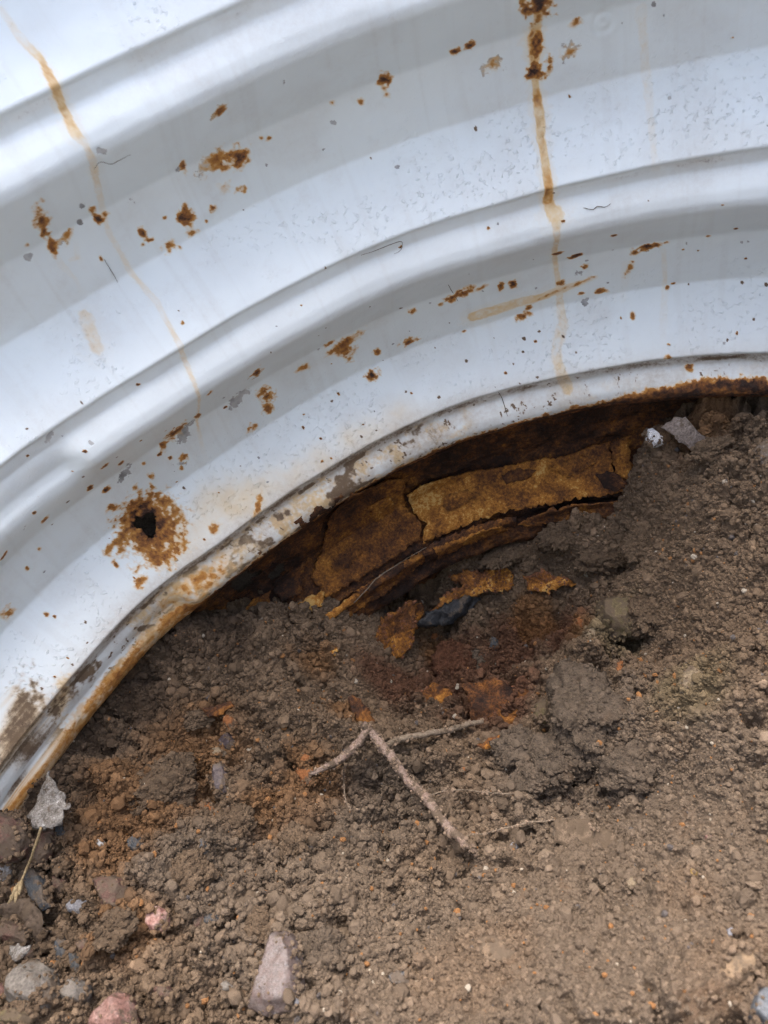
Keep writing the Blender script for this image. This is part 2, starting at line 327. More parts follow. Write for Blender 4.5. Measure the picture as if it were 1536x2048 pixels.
for a in [  # flaked paint
    (440, 222, 20, 12, 30, 1), (425, 320, 30, 14, 20, .9), (357, 338, 8, 6, 0, .8), (165, 411, 9, 7, 0, .8), (55, 512, 9, 6, 0, .9), (255, 399, 10, 8, 0, .7), (158, 443, 6, 10, 0, .8), (130, 472, 20, 9, 25, .9), (295, 475, 12, 14, 0, .7), (484, 383, 10, 7, 0, .8), (988, 130, 20, 15, 0, .8), (1138, 105, 24, 14, 20, .75), (1295, 495, 24, 8, 5, .8), (475, 795, 20, 11, 30, 1), (515, 750, 14, 14, 0, .8), (490, 785, 12, 8, 0, .8), (365, 862, 26, 16, 30, .9), (250, 943, 22, 10, 20, .85), (100, 868, 22, 6, 30, .7), (50, 1055, 8, 5, 40, .8), (365, 925, 22, 12, 0, .6), (1160, 545, 10, 6, 0, .8), (1170, 600, 14, 6, 20, .7), (1390, 412, 14, 8, 0, .5), (205, 300, 7, 10, 40, 1.15), (566, 165, 2.5, 8, 0, 1.15), (662, 243, 4, 6, 30, 1.1), (1243, 46, 3, 3, 0, 1.15), (1305, 8, 5, 6, 0, 1.1)]: spot(chip, *a)
streak(stain, [(5, 20, 9, .14), (45, 85, 9, .24), (85, 118, 8, .45), (102, 160, 9, .66), (122, 215, 8, .6), (150, 268, 10, .45), (175, 290, 6, .24), (188, 340, 8, .32), (203, 420, 9, .15), (215, 462, 8, .18), (262, 545, 6, .20), (315, 605, 7, .17), (356, 682, 6, .26), (374, 735, 6, .22), (390, 775, 4, .28), (398, 830, 3, .34), (405, 900, 5, .08), (420, 930, 6, .03)])
streak(stain, [(1078, 0, 12, .9), (1074, 45, 7, .35), (1067, 70, 11, .9), (1068, 100, 10, .85), (1070, 135, 7, .6), (1072, 175, 7, .4), (1073, 195, 8, .92), (1078, 225, 9, .55), (1082, 275, 9, .52), (1092, 330, 10, .52), (1094, 360, 10, .72), (1097, 400, 9, .92)], .7)
streak(stain, [(1097, 403, 9, .6), (1110, 432, 17, .36), (1112, 455, 8, .3), (1112, 500, 7, .42), (1115, 560, 7, .28), (1125, 640, 8, .26), (1112, 700, 10, .2), (1118, 735, 10, .28), (1135, 780, 14, .36)])
streak(stain, [(945, 632, 12, .42), (990, 620, 13, .36), (1040, 605, 12, .34), (1085, 592, 10, .36), (1120, 580, 12, .3), (1190, 556, 5, .15)], .6)
streak(stain, [(172, 630, 12, .24), (183, 665, 14, .24), (195, 695, 16, .26), (205, 705, 12, .1)])
streak(stain, [(112, 500, 7, .05), (120, 530, 9, .14), (150, 560, 6, .1), (165, 600, 5, .02)])
streak(stain, [(150, 480, 6, .06), (152, 515, 7, .18), (140, 520, 6, .1)])
streak(stain, [(1285, 20, 12, .13), (1290, 110, 9, .17), (1297, 200, 10, .14), (1308, 310, 8, .12), (1312, 350, 12, .06)])
streak(stain, [(1325, 500, 6, .12), (1332, 560, 6, .16), (1325, 680, 8, .06)])
streak(stain, [(480, 940, 14, .08), (500, 990, 18, .22), (520, 1010, 18, .2)])
streak(stain, [(440, 370, 10, .12), (450, 385, 6, .08)])
streak(stain, [(1255, 530, 12, .12), (1245, 600, 8, .06)])
# faint ochre bloom near the lip, dirt in the fold, tanned and speckled lip
rel = Z-Z_EDGE; sxx = np.interp(S, sg, pcx)
low = np.exp(-((rel-0.02)/0.035)**2)*sst(-0.45, -0.05, sxx)*(1-sst(0.05, 0.25, sxx))*0.2+np.exp(-((rel-0.05)/0.05)**2)*sst(-0.52, -0.40, sxx)*(1-sst(-0.30, -0.1, sxx))*0.22
stain = np.maximum(stain, low*(0.5+fbm(S*25, Z*25, 51)))
ph = (Z-Z_EDGE) % 0.40
for e in (-1.0, -0.6, -0.2):
    r_ = Z-e; am = 1.0 if e == -1.0 else 0.42
    fold = np.exp(-((r_+0.012)/(0.014 if e == -1.0 else 0.010))**2)*(0.05+0.85*fbm(S*22, Z*70, 21))*am
    if e == -0.6: fold *= 0.5+0.8*sst(0.4, 0.7, sxx)
    dirt = np.maximum(dirt, fold)
lip = sst(-0.006, -0.02, rel)
tan_ = lip*(0.15+1.2*(fbm(S*34, Z*44, 31)-0.5)+0.6*NO2)*(1-0.75*sst(0.12, 0.3, sxx))*sst(-0.60, -0.50, sxx)
stain = np.maximum(stain, np.clip(tan_, 0, 0.5)*1.0)
sp = lumps(S*70+NOI*1.5, Z*70+NO2*1.5, 77, 0.12, 0.42)
spk = np.clip(sp*5-1.0, 0, 1)*sst(0.40, 0.55, fbm(S*20, Z*20, 41))*lip
dirt = np.maximum(dirt, spk*0.95)
big = sst(0.50, 0.68, fbm(S*30, Z*45, 43))*lip*(1-sst(0.10, 0.2, sxx)*0.7)
dirt = np.maximum(dirt, big*0.75)
edge = sst(-0.074, -0.094, rel+0.022*(fbm(S*25, Z*8, 61)-0.5)+0.022*NOI+0.012*NO2+0.006*sst(0.5, 0.3, sxx)-0.028*sst(0.42, 0.75, sxx)-0.012*(1-sst(-0.50, -0.40, sxx)))    # bare rusted lower rim
rust = np.maximum(rust, edge*(0.55+1.0*fbm(S*13, Z*30, 63)+0.9*NOI)*(0.45+0.55*sst(-0.52, -0.36, sxx)))
rimo = np.exp(-((rel+0.055)/0.03)**2)*lip*np.exp(-((sxx+0.40)/0.10)**2)*(0.5+NOI)
rust = np.maximum(rust, rimo*1.0)
# old soil splashes at the low left foot
for a in [(60, 1430, 60, 22, 35, .75), (15, 1495, 50, 22, 20, .75), (140, 1385, 30, 18, 40, .5), (110, 1420, 40, 14, 40, .7)]: spot(dirt, *a[:5], a[5], 1.0)
for a in [(55, 1440, 50, 26, 35, .5), (20, 1500, 40, 22, 20, .55), (120, 1400, 40, 18, 40, .5)]: spot(stain, *a)
# scattered pin specks
for k in range(170):
    s = rng.uniform(s0, s1); z = rng.uniform(-1.0, -0.1)+0.0; z = -1.0+abs(rng.normal())*0.32
    r = rng.uniform(0.0012, 0.0030)*(1.6 if rng.random() < 0.08 else 1); wd = window(s, z, 3*r)
    d = np.hypot((S[wd]-s)*rng.uniform(0.6, 1.3), Z[wd]-z)/r+NO2[wd]*1.6
    tgt = (rust, chip, dirt)[rng.integers(3)]; tgt[wd] = np.maximum(tgt[wd], 1.1*(1-sst(0.5, 1.2, d)))
roughp = np.clip(0.12+0.9*sst(0.50, 0.62, fbm(S*9, Z*14, 71))*sst(-0.30, -0.36, (ph-0.40))*0+0.75*np.exp(-((ph-0.045)/0.07)**2)*sst(0.40, 0.60, fbm(S*10, Z*12, 73)), 0, 1)
roughp = np.maximum(roughp, 0.6*sst(0.40, 0.62, fbm(S*14, Z*16, 75))*sst(0.0, 0.12, 0.16-np.abs(rel-0.06)))
extra = (fbm(S*6, Z*9, 81)-0.5)*0.009+(fbm(S*20, Z*24, 83, 2)-0.5)*0.0016+np.clip(rust, 0, 1)*NO2*0.006
# pressed ring mark
sr, zr, dr = on_wall(1203, 42); rr = np.hypot(S-sr, Z-zr)/(34*dr/FPX)
extra += 0.0014*np.sin(rr*9)*np.exp(-(rr/0.9)**4)
hs, hz, hd = on_wall(294, 1048); k = hd/FPX
hu = (S-hs)/(19*k); hv = (Z-hz)/(21*k); ang = np.arctan2(hv, hu)
hr = (np.hypot(hu, hv)+0.35*NO2)/(1-0.42*np.exp(-((ang-1.50)/0.28)**2)+0.16*np.sin(3*ang+1)+0.10*np.sin(5*ang))
extra += -0.006*np.exp(-np.clip(hr-1, 0, 9)*1.3)
PTS = wall_pt(S, Z, extra)
keep = ~((hr < 1.0)[:-1, :-1])
rag = Z_BOT+0.022*fbm(S*30, Z*0, 91)*sst(0.9, 0.5, np.abs(sxx-0.2))
keep &= ~((Z < rag)[:-1, :-1])
well = empty('window_well', tuple(W((0.1, 1.2, -1.0))))
tag(well, 'white painted corrugated steel window well with rust spots and a rusted lower edge', 'window well')
inv = Matrix.Translation(well.location).inverted()
def under_well(o): o.parent = well; o.matrix_parent_inverse = inv; return o
panel = under_well(mesh_obj('corrugated_panel', W(PTS).reshape(-1, 3), grid_faces(*S.shape, keep), PAINT,
                 attrs=dict(grime=np.clip(lip*(0.55+1.6*(fbm(S*26, Z*36, 33)-0.5))*(1-0.6*sst(0.12, 0.3, sxx))*sst(-0.60, -0.50, sxx)+0.10*lip+0.16*sst(0.50, 0.72, fbm(S*7, Z*10, 35))+0.09*sst(0.56, 0.76, fbm(S*70, Z*3.5, 37))+0.12*np.exp(-((ph-0.36)/0.02)**2)+0.5*np.exp(-((rel-0.0)/0.02)**2)*(1-sst(0.2, 0.5, sxx)*0.5), 0, 0.9), rust=rust, stain=stain, dirt=dirt, chip=chip, roughness=roughp)))
panel['label'] = 'white painted ribbed steel sheet with yellow drips and a rusted hole'
sol = panel.modifiers.new('thickness', 'SOLIDIFY'); sol.thickness = 0.0012; sol.offset = 0

# ------------------------------------------------------------------ rusted lower panel and its scale plates
SCALE_BACK = mat_scale('dark_rust_scale', -0.26); SCALE_GOLD = mat_scale('ochre_rust_scale', 0.20)
SCALE_BROWN = mat_scale('brown_rust_scale', -0.13, 0.8); SCALE_MID = mat_scale('orange_rust_scale', 0.06)
SCALE_BLACK = mat_stone('black_scale', (0.008, 0.009, 0.011), (0.03, 0.033, 0.038), scale=200, rough=0.5, spec=0.5, soilcover=0.0)
sb = np.linspace(s_of_x(-0.80), s_of_x(0.98), 520); zb = np.linspace(-1.06, -1.78, 230)
SB, ZB = np.meshgrid(sb, zb)
relief = (fbm(SB*14, ZB*30, 101)-0.5)*0.03+(fbm(SB*60, ZB*90, 103)-0.5)*0.012-0.012
cut = np.zeros(SB.shape, bool)
for px_, py_, rx_, ry_ in ((495, 1160, 30, 26), (560, 1150, 22, 14), (905, 1052, 20, 6), (880, 1170, 60, 9), (960, 1145, 18, 8)):
    a_, b_, c_ = on_wall(px_, py_); cut |= np.hypot((SB-a_)/(rx_*c_/FPX), (ZB-b_)/(ry_*c_/FPX*1.2))+1.2*(fbm(SB*50, ZB*50, 107)-0.5) < 1
lowp = under_well(mesh_obj('lower_panel', W(wall_pt(SB, ZB, relief)).reshape(-1, 3), grid_faces(*SB.shape, ~cut[:-1, :-1]), SCALE_BACK))
lowp['label'] = 'unpainted rusted lower sheet flaking under the lip'
def plate(poly, mat, name='rust_plate', off=0.004, thick=0.004, lift=None):
    q = np.array([on_wall(*p)[:2] for p in poly])
    # ragged outline
    out = []
    for i in range(len(q)):
        a, b = q[i], q[(i+1) % len(q)]; n = max(2, int(np.linalg.norm(b-a)/0.006))
        for j in range(n):
            p = a+(b-a)*j/n; out.append(p+rng.normal(size=2)*0.0020)
    out = np.array(out)
    bm = bmesh.new(); vs = [bm.verts.new((p[0], p[1], 0)) for p in out]; bm.faces.new(vs)
    bmesh.ops.triangulate(bm, faces=bm.faces[:])
    for _ in range(6):
        es = [e for e in bm.edges if e.calc_length() > 0.011]
        if not es: break
        bmesh.ops.subdivide_edges(bm, edges=es, cuts=1); bmesh.ops.triangulate(bm, faces=bm.faces[:])
    bm.verts.index_update()
    co = np.array([v.co[:2] for v in bm.verts]); fs = [[v.index for v in f.verts] for f in bm.faces]; bm.free()
    s_, z_ = co[:, 0], co[:, 1]
    e = off+(fbm(s_*40, z_*40, 111)-0.5)*0.010
    if lift is not None: e = e+lift(s_, z_)
    o = under_well(mesh_obj(name, W(wall_pt(s_, z_, e)), fs, mat))
    sm = o.modifiers.new('thickness', 'SOLIDIFY'); sm.thickness = thick*U; sm.offset = -1
    return o
plate([(812, 985), (850, 962), (1000, 928), (1130, 905), (1216, 876), (1222, 915), (1226, 952), (1262, 962), (1262, 976), (1100, 1000), (960, 1030), (900, 1054), (842, 1082), (848, 1040), (822, 1020)], SCALE_GOLD, off=0.012)
plate([(1219, 880), (1258, 868), (1262, 930), (1264, 958), (1228, 948)], SCALE_MID, off=0.010)
plate([(640, 1105), (700, 985), (808, 958), (813, 1018), (843, 1042), (838, 1076), (760, 1130), (650, 1195), (622, 1150)], SCALE_BROWN, off=0.004)
plate([(500, 1120), (600, 1035), (690, 985), (636, 1100), (560, 1120), (505, 1150)], SCALE_BROWN, off=-0.004)
plate([(470, 1235), (500, 1195), (535, 1178), (545, 1275), (500, 1285), (478, 1280)], SCALE_MID, off=0.012)
plate([(545, 1160), (575, 1140), (610, 1120), (600, 1180), (560, 1200)], SCALE_BACK, off=0.008)
plate([(1030, 1044), (1100, 1012), (1180, 1004), (1266, 998), (1266, 1022), (1160, 1036), (1060, 1046)], SCALE_MID, off=0.010)
plate([(600, 1258), (680, 1203), (760, 1143), (845, 1098), (852, 1116), (770, 1180), (690, 1232), (620, 1272)], SCALE_MID, off=0.008)
plate([(840, 1095), (900, 1062), (960, 1040), (1030, 1026), (1032, 1040), (960, 1064), (890, 1095), (850, 1120)], SCALE_BACK, off=0.014)

for pl_, mt_, of_ in [([(860, 1090), (930, 1060), (1000, 1043), (1012, 1052), (940, 1077), (870, 1108)], SCALE_MID, .018), ([(700, 1182), (760, 1138), (800, 1116), (806, 1130), (742, 1176)], SCALE_BACK, .016),
                      ([(560, 1217), (610, 1188), (642, 1178), (640, 1202), (590, 1238)], SCALE_GOLD, .014), ([(1000, 940), (1045, 926), (1068, 930), (1058, 950), (1012, 958)], SCALE_BROWN, .017),
                      ([(1188, 938), (1225, 930), (1252, 955), (1232, 974), (1203, 962)], SCALE_BACK, .020), ([(655, 1110), (700, 1085), (722, 1098), (690, 1130), (660, 1142)], SCALE_BACK, .012),
                      ([(730, 1010), (775, 990), (790, 1015), (752, 1040)], SCALE_MID, .010), ([(880, 985), (930, 968), (950, 985), (905, 1012), (884, 1008)], SCALE_MID, .018), ([(1090, 925), (1160, 900), (1190, 915), (1130, 948)], SCALE_GOLD, .019)]: plate(pl_, mt_, off=of_, thick=0.0025)

# ------------------------------------------------------------------ soil bed
cp = [(0, 1605, -1.05), (60, 1520, -1.09), (130, 1450, -1.11), (210, 1365, -1.12), (290, 1300, -1.13), (420, 1275, -1.19), (500, 1300, -1.27), (600, 1285, -1.34), (690, 1265, -1.40),
      (730, 1230, -1.44), (700, 1330, -1.385), (800, 1320, -1.60), (850, 1275, -1.66), (900, 1255, -1.66), (970, 1210, -1.66), (1050, 1190, -1.62), (1140, 1175, -1.56), (1150, 1120, -1.51),
      (1060, 1080, -1.51), (1000, 1100, -1.52), (930, 1120, -1.53), (1150, 1050, -1.40), (1262, 1030, -1.37), (1285, 960, -1.29), (1285, 890, -1.23), (1225, 1000, -1.45), (1300, 855, -1.19), (1400, 850, -1.17), (1536, 835, -1.15), (1650, 820, -1.14),
      (1400, 950, -1.14), (1380, 1060, -1.20), (1250, 1095, -1.44), (1215, 1140, -1.48), (1290, 1180, -1.38), (1400, 1200, -1.26), (1230, 1240, -1.43), (1255, 1290, -1.52), (1330, 1290, -1.38), (1500, 1300, -1.18), (1500, 1100, -1.12),
      (940, 1300, -1.62), (1050, 1320, -1.58), (870, 1380, -1.57), (950, 1440, -1.56), (1040, 1430, -1.56), (1100, 1380, -1.50), (1180, 1410, -1.40), (1180, 1490, -1.42), (1100, 1540, -1.43), (1240, 1530, -1.40), (1000, 1530, -1.46), (880, 1480, -1.50), (760, 1400, -1.50), (780, 1330, -1.56),
      (740, 1450, -1.40), (650, 1420, -1.36), (640, 1520, -1.345), (720, 1550, -1.40), (690, 1580, -1.40), (800, 1590, -1.38), (880, 1630, -1.36), (980, 1600, -1.40), (1060, 1640, -1.37), (950, 1700, -1.33), (820, 1720, -1.31), (1150, 1690, -1.31), (1300, 1560, -1.34), (1320, 1440, -1.30), (1450, 1500, -1.20), (1400, 1650, -1.20),
      (400, 1420, -1.25), (500, 1380, -1.30), (560, 1480, -1.30), (430, 1560, -1.24), (300, 1480, -1.19), (250, 1600, -1.16), (130, 1600, -1.12), (20, 1720, -1.09), (150, 1780, -1.12), (330, 1700, -1.17), (500, 1680, -1.23), (650, 1750, -1.25), (650, 1640, -1.31),
      (40, 1900, -1.08), (250, 1880, -1.11), (450, 1850, -1.15), (600, 1950, -1.13), (800, 1850, -1.22), (1000, 1850, -1.20), (1200, 1850, -1.16), (1400, 1850, -1.08), (1530, 1750, -1.09), (1530, 1980, -1.00), (1300, 2040, -1.03), (1000, 2040, -1.06), (700, 2048, -1.07), (300, 2040, -1.07), (0, 2048, -1.05), (-150, 1800, -1.05)]
CP = np.array([np.array(ray(x, y))*(z/ray(x, y)[2]) for x, y, z in cp])
far = np.array([(-1.1, 0.3, -1.03), (-1.1, -0.4, -1.0), (-0.5, -0.2, -1.02), (0, -0.2, -1.02), (0.6, -0.2, -0.98), (1.2, -0.2, -0.95), (1.2, 0.4, -1.0), (1.3, 0.9, -1.12), (0, -0.7, -1.0), (-1.1, -2.6, -1.0), (0.0, -2.6, -1.0), (1.2, -2.6, -1.0), (-1.2, 1.3, -1.05), (1.3, 1.3, -1.15), (0.9, 1.3, -1.15), (-0.8, 1.3, -1.1), (-0.5, 1.5, -1.35), (0.1, 1.55, -1.55), (0.5, 1.5, -1.4)])
CP = np.vstack([CP, far])
def rbf(r): return np.sqrt(r*r+0.02**2)
Kc = rbf(np.linalg.norm(CP[:, None, :2]-CP[None, :, :2], axis=2))+np.eye(len(CP))*(-0.003)
wz = np.linalg.solve(Kc, CP[:, 2]-CP[:, 2].mean())
def base_h(x, y):
    x = np.asarray(x, float); sh = x.shape; P = np.stack([x.ravel(), np.asarray(y, float).ravel()], -1); out = np.empty(len(P))
    for i in range(0, len(P), 40000):
        r = np.linalg.norm(P[i:i+40000, None]-CP[None, :, :2], axis=2); out[i:i+40000] = rbf(r)@wz
    return out.reshape(sh)+CP[:, 2].mean()
# coarse lookup grid for the base surface
gx = np.linspace(-1.25, 1.45, 271); gy = np.linspace(-2.6, 1.60, 421)
GX, GY = np.meshgrid(gx, gy); GB = base_h(GX, GY)
_gy, _gx = np.gradient(GB, gy, gx); GS = 1/(1+(0.9*np.hypot(_gx, _gy))**2)
def bil(G, x, y):
    u = np.clip((x-gx[0])/(gx[1]-gx[0]), 0, len(gx)-1.001); v = np.clip((y-gy[0])/(gy[1]-gy[0]), 0, len(gy)-1.001)
    i = u.astype(int); j = v.astype(int); a = u-i; b = v-j
    return G[j, i]*(1-a)*(1-b)+G[j, i+1]*a*(1-b)+G[j+1, i]*(1-a)*b+G[j+1, i+1]*a*b
def on_soil(px, py, h=None):
    d = ray(px, py); t = np.linspace(0.7, 2.6, 2400); P = d[None]*t[:, None]
    g = (h or soil_h)(P[:, 0], P[:, 1]); k = np.argmax(P[:, 2] < g); return P[k], t[k]*np.linalg.norm(d)
# regional character of the soil, with painted lip shade, at places on the ground
def region(pts, r):
    return [(on_soil(x, y, lambda a, b: bil(GB, a, b))[0][:2], rr*1.15/FPX*1.6) for x, y, rr in pts]
BRN = np.array((0.240, 0.170, 0.112)); GRY = np.array((0.217, 0.168, 0.124)); TAN = np.array((0.248, 0.190, 0.138)); ORA = np.array((0.29, 0.135, 0.045)); RED = np.array((0.17, 0.078, 0.045)); SHADE = np.array((0.10, 0.070, 0.048)); OLI = np.array((0.24, 0.19, 0.105))
REG = [(ORA, .55, [(230, 1590, 80), (210, 1680, 60), (320, 1550, 60), (250, 1850, 50), (610, 1550, 60), (380, 1470, 80), (260, 1730, 40), (560, 1620, 60), (1400, 840, 60), (1300, 850, 30)]),
       (RED, .85, [(900, 1340, 110), (980, 1400, 100), (800, 1360, 70), (1120, 1240, 60), (1020, 1280, 80)]),
       (ORA, .6, [(870, 1290, 40), (1060, 1230, 50), (620, 1300, 40), (700, 1420, 30), (1160, 1240, 30)]),
       (SHADE, .8, [(360, 1250, 70), (250, 1370, 60), (160, 1450, 50), (430, 1260, 50), (60, 1560, 60)]),  # shade under the left lip, put into the soil colour
       (GRY, .8, [(1180, 1420, 110), (1100, 1540, 120), (1250, 1560, 90), (780, 1600, 120), (380, 1720, 70)]),
       (TAN, .8, [(1350, 1620, 180), (1200, 1750, 160), (1450, 1850, 220), (1100, 1950, 220), (800, 1950, 160), (600, 1800, 140), (1500, 1600, 140)]),
       (OLI, .6, [(1230, 1240, 60), (1380, 1370, 60), (1140, 1410, 30)]),
       (np.array((0.29, 0.20, 0.13)), .5, [(950, 1920, 60), (1480, 1940, 60), (870, 1960, 40), (1380, 1770, 40), (1000, 1900, 50)])]
REG = [(c, a, region(p, 0)) for c, a, p in REG]
SMO = region([(1350, 1640, 170), (1180, 1680, 90), (1450, 1800, 220), (1150, 1880, 200), (1480, 1960, 150), (980, 1980, 120)], 0)
SOILK = 0.50
def tint(x, y, seed=0):
    c = np.broadcast_to(BRN, x.shape+(3,)).copy()
    n = fbm(x*9, y*9, 201, 3)[..., None]; c *= 0.8+0.45*n
    for col, a, L in REG:
        m_ = np.zeros(x.shape)
        for p, r in L: m_ = np.maximum(m_, np.exp(-((x-p[0])**2+(y-p[1])**2)/r**2))
        m_ = a*sst(0.15, 0.75, m_*(0.45+1.1*fbm(x*16, y*16, 207, 4)))[..., None]
        c = c*(1-m_)+col*m_
    return c*SOILK
def smoothness(x, y):
    m_ = np.zeros(x.shape)
    for p, r in SMO: m_ = np.maximum(m_, np.exp(-((x-p[0])**2+(y-p[1])**2)/r**2))
    return m_
HOLES = [(1250, 1108, 30, 18, .05), (1256, 1278, 28, 12, .05), (1320, 1290, 30, 10, .03), (690, 1562, 60, 16, .035), (800, 1848, 26, 10, .03), (880, 1325, 20, 8, .02), (1130, 1535, 14, 30, .02), (1000, 1570, 16, 10, .02), (395, 1520, 8, 16, .025), (430, 1805, 20, 10, .02), (320, 1655, 16, 8, .015), (1190, 1550, 20, 10, .03), (500, 1715, 10, 6, .02), (555, 1720, 12, 10, .025), (690, 1960, 25, 12, .02), (380, 1790, 20, 10, .025)]
HOLES = [(on_soil(x, y, lambda a, b: bil(GB, a, b)), rx, ry, dpt) for x, y, rx, ry, dpt in HOLES]
def soil_h(x, y):
    x = np.asarray(x, float); y = np.asarray(y, float)
    sl_ = bil(GS, x, y); h = bil(GB, x, y); sm = (1-0.55*smoothness(x, y))*sl_; st_ = (1-0.35*smoothness(x, y))*sl_
    wx = x+0.012*(fbm(x*40, y*40, 301, 3)-0.5)+0.03*(fbm(x*12, y*12, 303, 3)-0.5); wy = y+0.012*(fbm(x*40, y*40, 305, 3)-0.5)+0.03*(fbm(x*12, y*12, 307, 3)-0.5)
    h = h+(fbm(x*7, y*7, 311, 3)-0.5)*0.045*sm
    sel = sst(0.42, 0.62, fbm(x*8, y*8, 313, 2))
    for q_, amp, sd_ in ((5.0, 0.030, 341), (9.0, 0.022, 343), (17.0, 0.015, 345), (30.0, 0.010, 347)):
        f_ = fbm(wx*q_, wy*q_, sd_, 4); h = h+amp*st_*(sst(0.47, 0.52, f_)+0.6*sst(0.58, 0.62, f_)+0.6*sst(0.38, 0.41, f_)-1.0)
    h = h+(lumps(wx*13, wy*13, 321)-0.3)*0.095*sm*sel
    h = h+(lumps(wx*30, wy*30, 323)-0.3)*0.046*sm*(0.5+fbm(x*15, y*15, 325, 2))
    h = h+(lumps(wx*66, wy*66, 327)-0.3)*0.023*(0.3*sl_+0.7*sm)
    h = h+(lumps(wx*140, wy*140, 329)-0.3)*0.011*sl_
    h = h-0.034-0.20*np.maximum(0, lumps(wx*17, wy*17, 351, -0.35, 0.33))*sm-0.17*np.maximum(0, lumps(wx*34, wy*34, 353, -0.3, 0.33))*sm*0.7
    for (p, dist), rx, ry, dpt in HOLES:
        k = dist/FPX*1.3; h = h-dpt*np.exp(-(((x-p[0])/(rx*k))**2+((y-p[1])/(ry*k*1.2))**2))
    return h
# dense part where the camera looks, coarse skirt around it
fx = np.r_[np.linspace(-1.25, -0.86, 20)[:-1], np.linspace(-0.86, 0.98, 860), np.linspace(0.98, 1.45, 30)[1:]]
fy = np.r_[np.linspace(-2.6, 0.08, 80)[:-1], np.linspace(0.08, 1.28, 560), np.linspace(1.28, 1.60, 20)[1:]]
FX, FY = np.meshgrid(fx, fy); FZ = soil_h(FX, FY)
soil = mesh_obj('soil', W(np.stack([FX, FY, FZ], -1)).reshape(-1, 3), grid_faces(*FX.shape), SOIL, cols=dict(tint=tint(FX, FY).reshape(-1, 3)))
tag(soil, 'loose brown crumbly soil dug out along the foot of the well', 'soil', kind='structure')

# crumbs: points carrying size, turn and colour, each drawn as a small knobbly grain
# (spread evenly over the ground area)
n = 330000
cx = rng.uniform(-0.86, 1.0, n); cy = rng.uniform(0.08, 1.26, n)
wy_ = np.interp(cx, pcx[(pcy > 0.35)], pcy[(pcy > 0.35)])
ok = (cy < wy_)&(cy < 1.25); cx, cy = cx[ok], cy[ok]
cr = 0.0017*(rng.pareto(2.7, len(cx))+1); cr = np.minimum(cr, 0.0045+0.009*rng.random(len(cx))**4)*(1-0.5*smoothness(cx, cy)*rng.random(len(cx)))
nx_ = rng.uniform(-0.80, 0.70, 45000); ny_ = np.interp(nx_, pcx[(pcy > 0.35)], pcy[(pcy > 0.35)])+0.06-0.20*rng.random(45000)
cx = np.r_[cx, nx_]; cy = np.r_[cy, ny_]; cr = np.r_[cr, np.minimum(0.0018*(rng.pareto(2.7, 45000)+1), 0.009)]
bx_ = rng.uniform(-0.84, 0.35, 2600); by_ = rng.uniform(0.10, 1.1, 2600); kb_ = (fbm(bx_*10, by_*10, 403, 3) > 0.54)&(rng.random(2600) > 1.2*smoothness(bx_, by_)); bx_, by_ = bx_[kb_], by_[kb_]
cx = np.r_[cx, bx_]; cy = np.r_[cy, by_]; cr = np.r_[cr, 0.005+0.007*rng.random(len(bx_))**2.2]
clump = fbm(cx*22, cy*22, 401, 3); keepc = rng.random(len(cx)) < (0.15+1.3*clump)*(1-0.6*smoothness(cx, cy))
cx, cy, cr = cx[keepc], cy[keepc], cr[keepc]
cz = soil_h(cx, cy)+cr*rng.uniform(-0.3, 0.9, len(cx))
ct = 1.0*tint(cx, cy)*np.exp(rng.normal(0, 0.17, (len(cx), 1)))
odd = rng.random(len(cx)); small = cr < 0.006
ct[(odd < 0.012)&small] = (0.24, 0.12, 0.05); ct[(odd > 0.993)&small] = (0.09, 0.08, 0.075); ct[(odd > 0.9965)&small] = (0.33, 0.29, 0.23)
EXTRA = []        # further crumbs sticking to clods, roots and stones

# ------------------------------------------------------------------ ground outside the well
rim = np.stack([pcx[::20]-ty[::20]*0.105, pcy[::20]+tx[::20]*0.105], -1)
rim = np.vstack([rim, [(rim[-1, 0], -2.5)], [(rim[0, 0], -2.5)]])
ctr = np.array((0.08, 0.2)); rings = [rim]
for k, r in enumerate((0.15, 0.5, 1.5, 6, 40, 300)):
    v = rim-ctr; v = v/np.linalg.norm(v, axis=1)[:, None]; rings.append(rim+v*r)
P = []
nr = len(rim)
P += [(p[0], p[1], -1.9) for p in rim]; P += [(p[0]*1.01, p[1]*1.01, -0.02) for p in rim]
for rg in rings[1:]: P += [(p[0], p[1], 0.02+0.02*vn(np.array([p[0]*3]), np.array([p[1]*3]), 5)[0]) for p in rg]
fc = []
for a in range(len(rings)):
    for i in range(nr): j = (i+1) % nr; fc.append((a*nr+i, a*nr+j, (a+1)*nr+j, (a+1)*nr+i))
outer = mesh_obj('ground', W(P), fc, SOIL, cols=dict(tint=np.tile((0.06, 0.05, 0.04), (len(P), 1))))
tag(outer, 'earth surrounding the sunken window well', 'ground', kind='structure')

HY = -2.6  # unseen wall added behind the camera to block and soften the skylight
hw = [(-6, HY, -2), (6, HY, -2), (6, HY, 4), (-6, HY, 4), (-6, HY-0.6, -2), (6, HY-0.6, -2), (6, HY-0.6, 4), (-6, HY-0.6, 4)]
conc = NT('unseen_wall_concrete'); cn = conc.noise(6, 6, 0.65)
conc = conc.done(conc.ramp(cn, [(0.3, (0.50, 0.50, 0.49)), (0.7, (0.62, 0.62, 0.60))]), 0.9, conc.bump(cn, 0.4, 0.01))
house = mesh_obj('unseen_house_wall', W(hw), [(0, 1, 2, 3), (5, 4, 7, 6), (4, 0, 3, 7), (1, 5, 6, 2), (3, 2, 6, 7), (4, 5, 1, 0)], conc, smooth=False)
tag(house, 'unseen pale house wall added behind the camera to shape the light', 'wall', kind='structure')

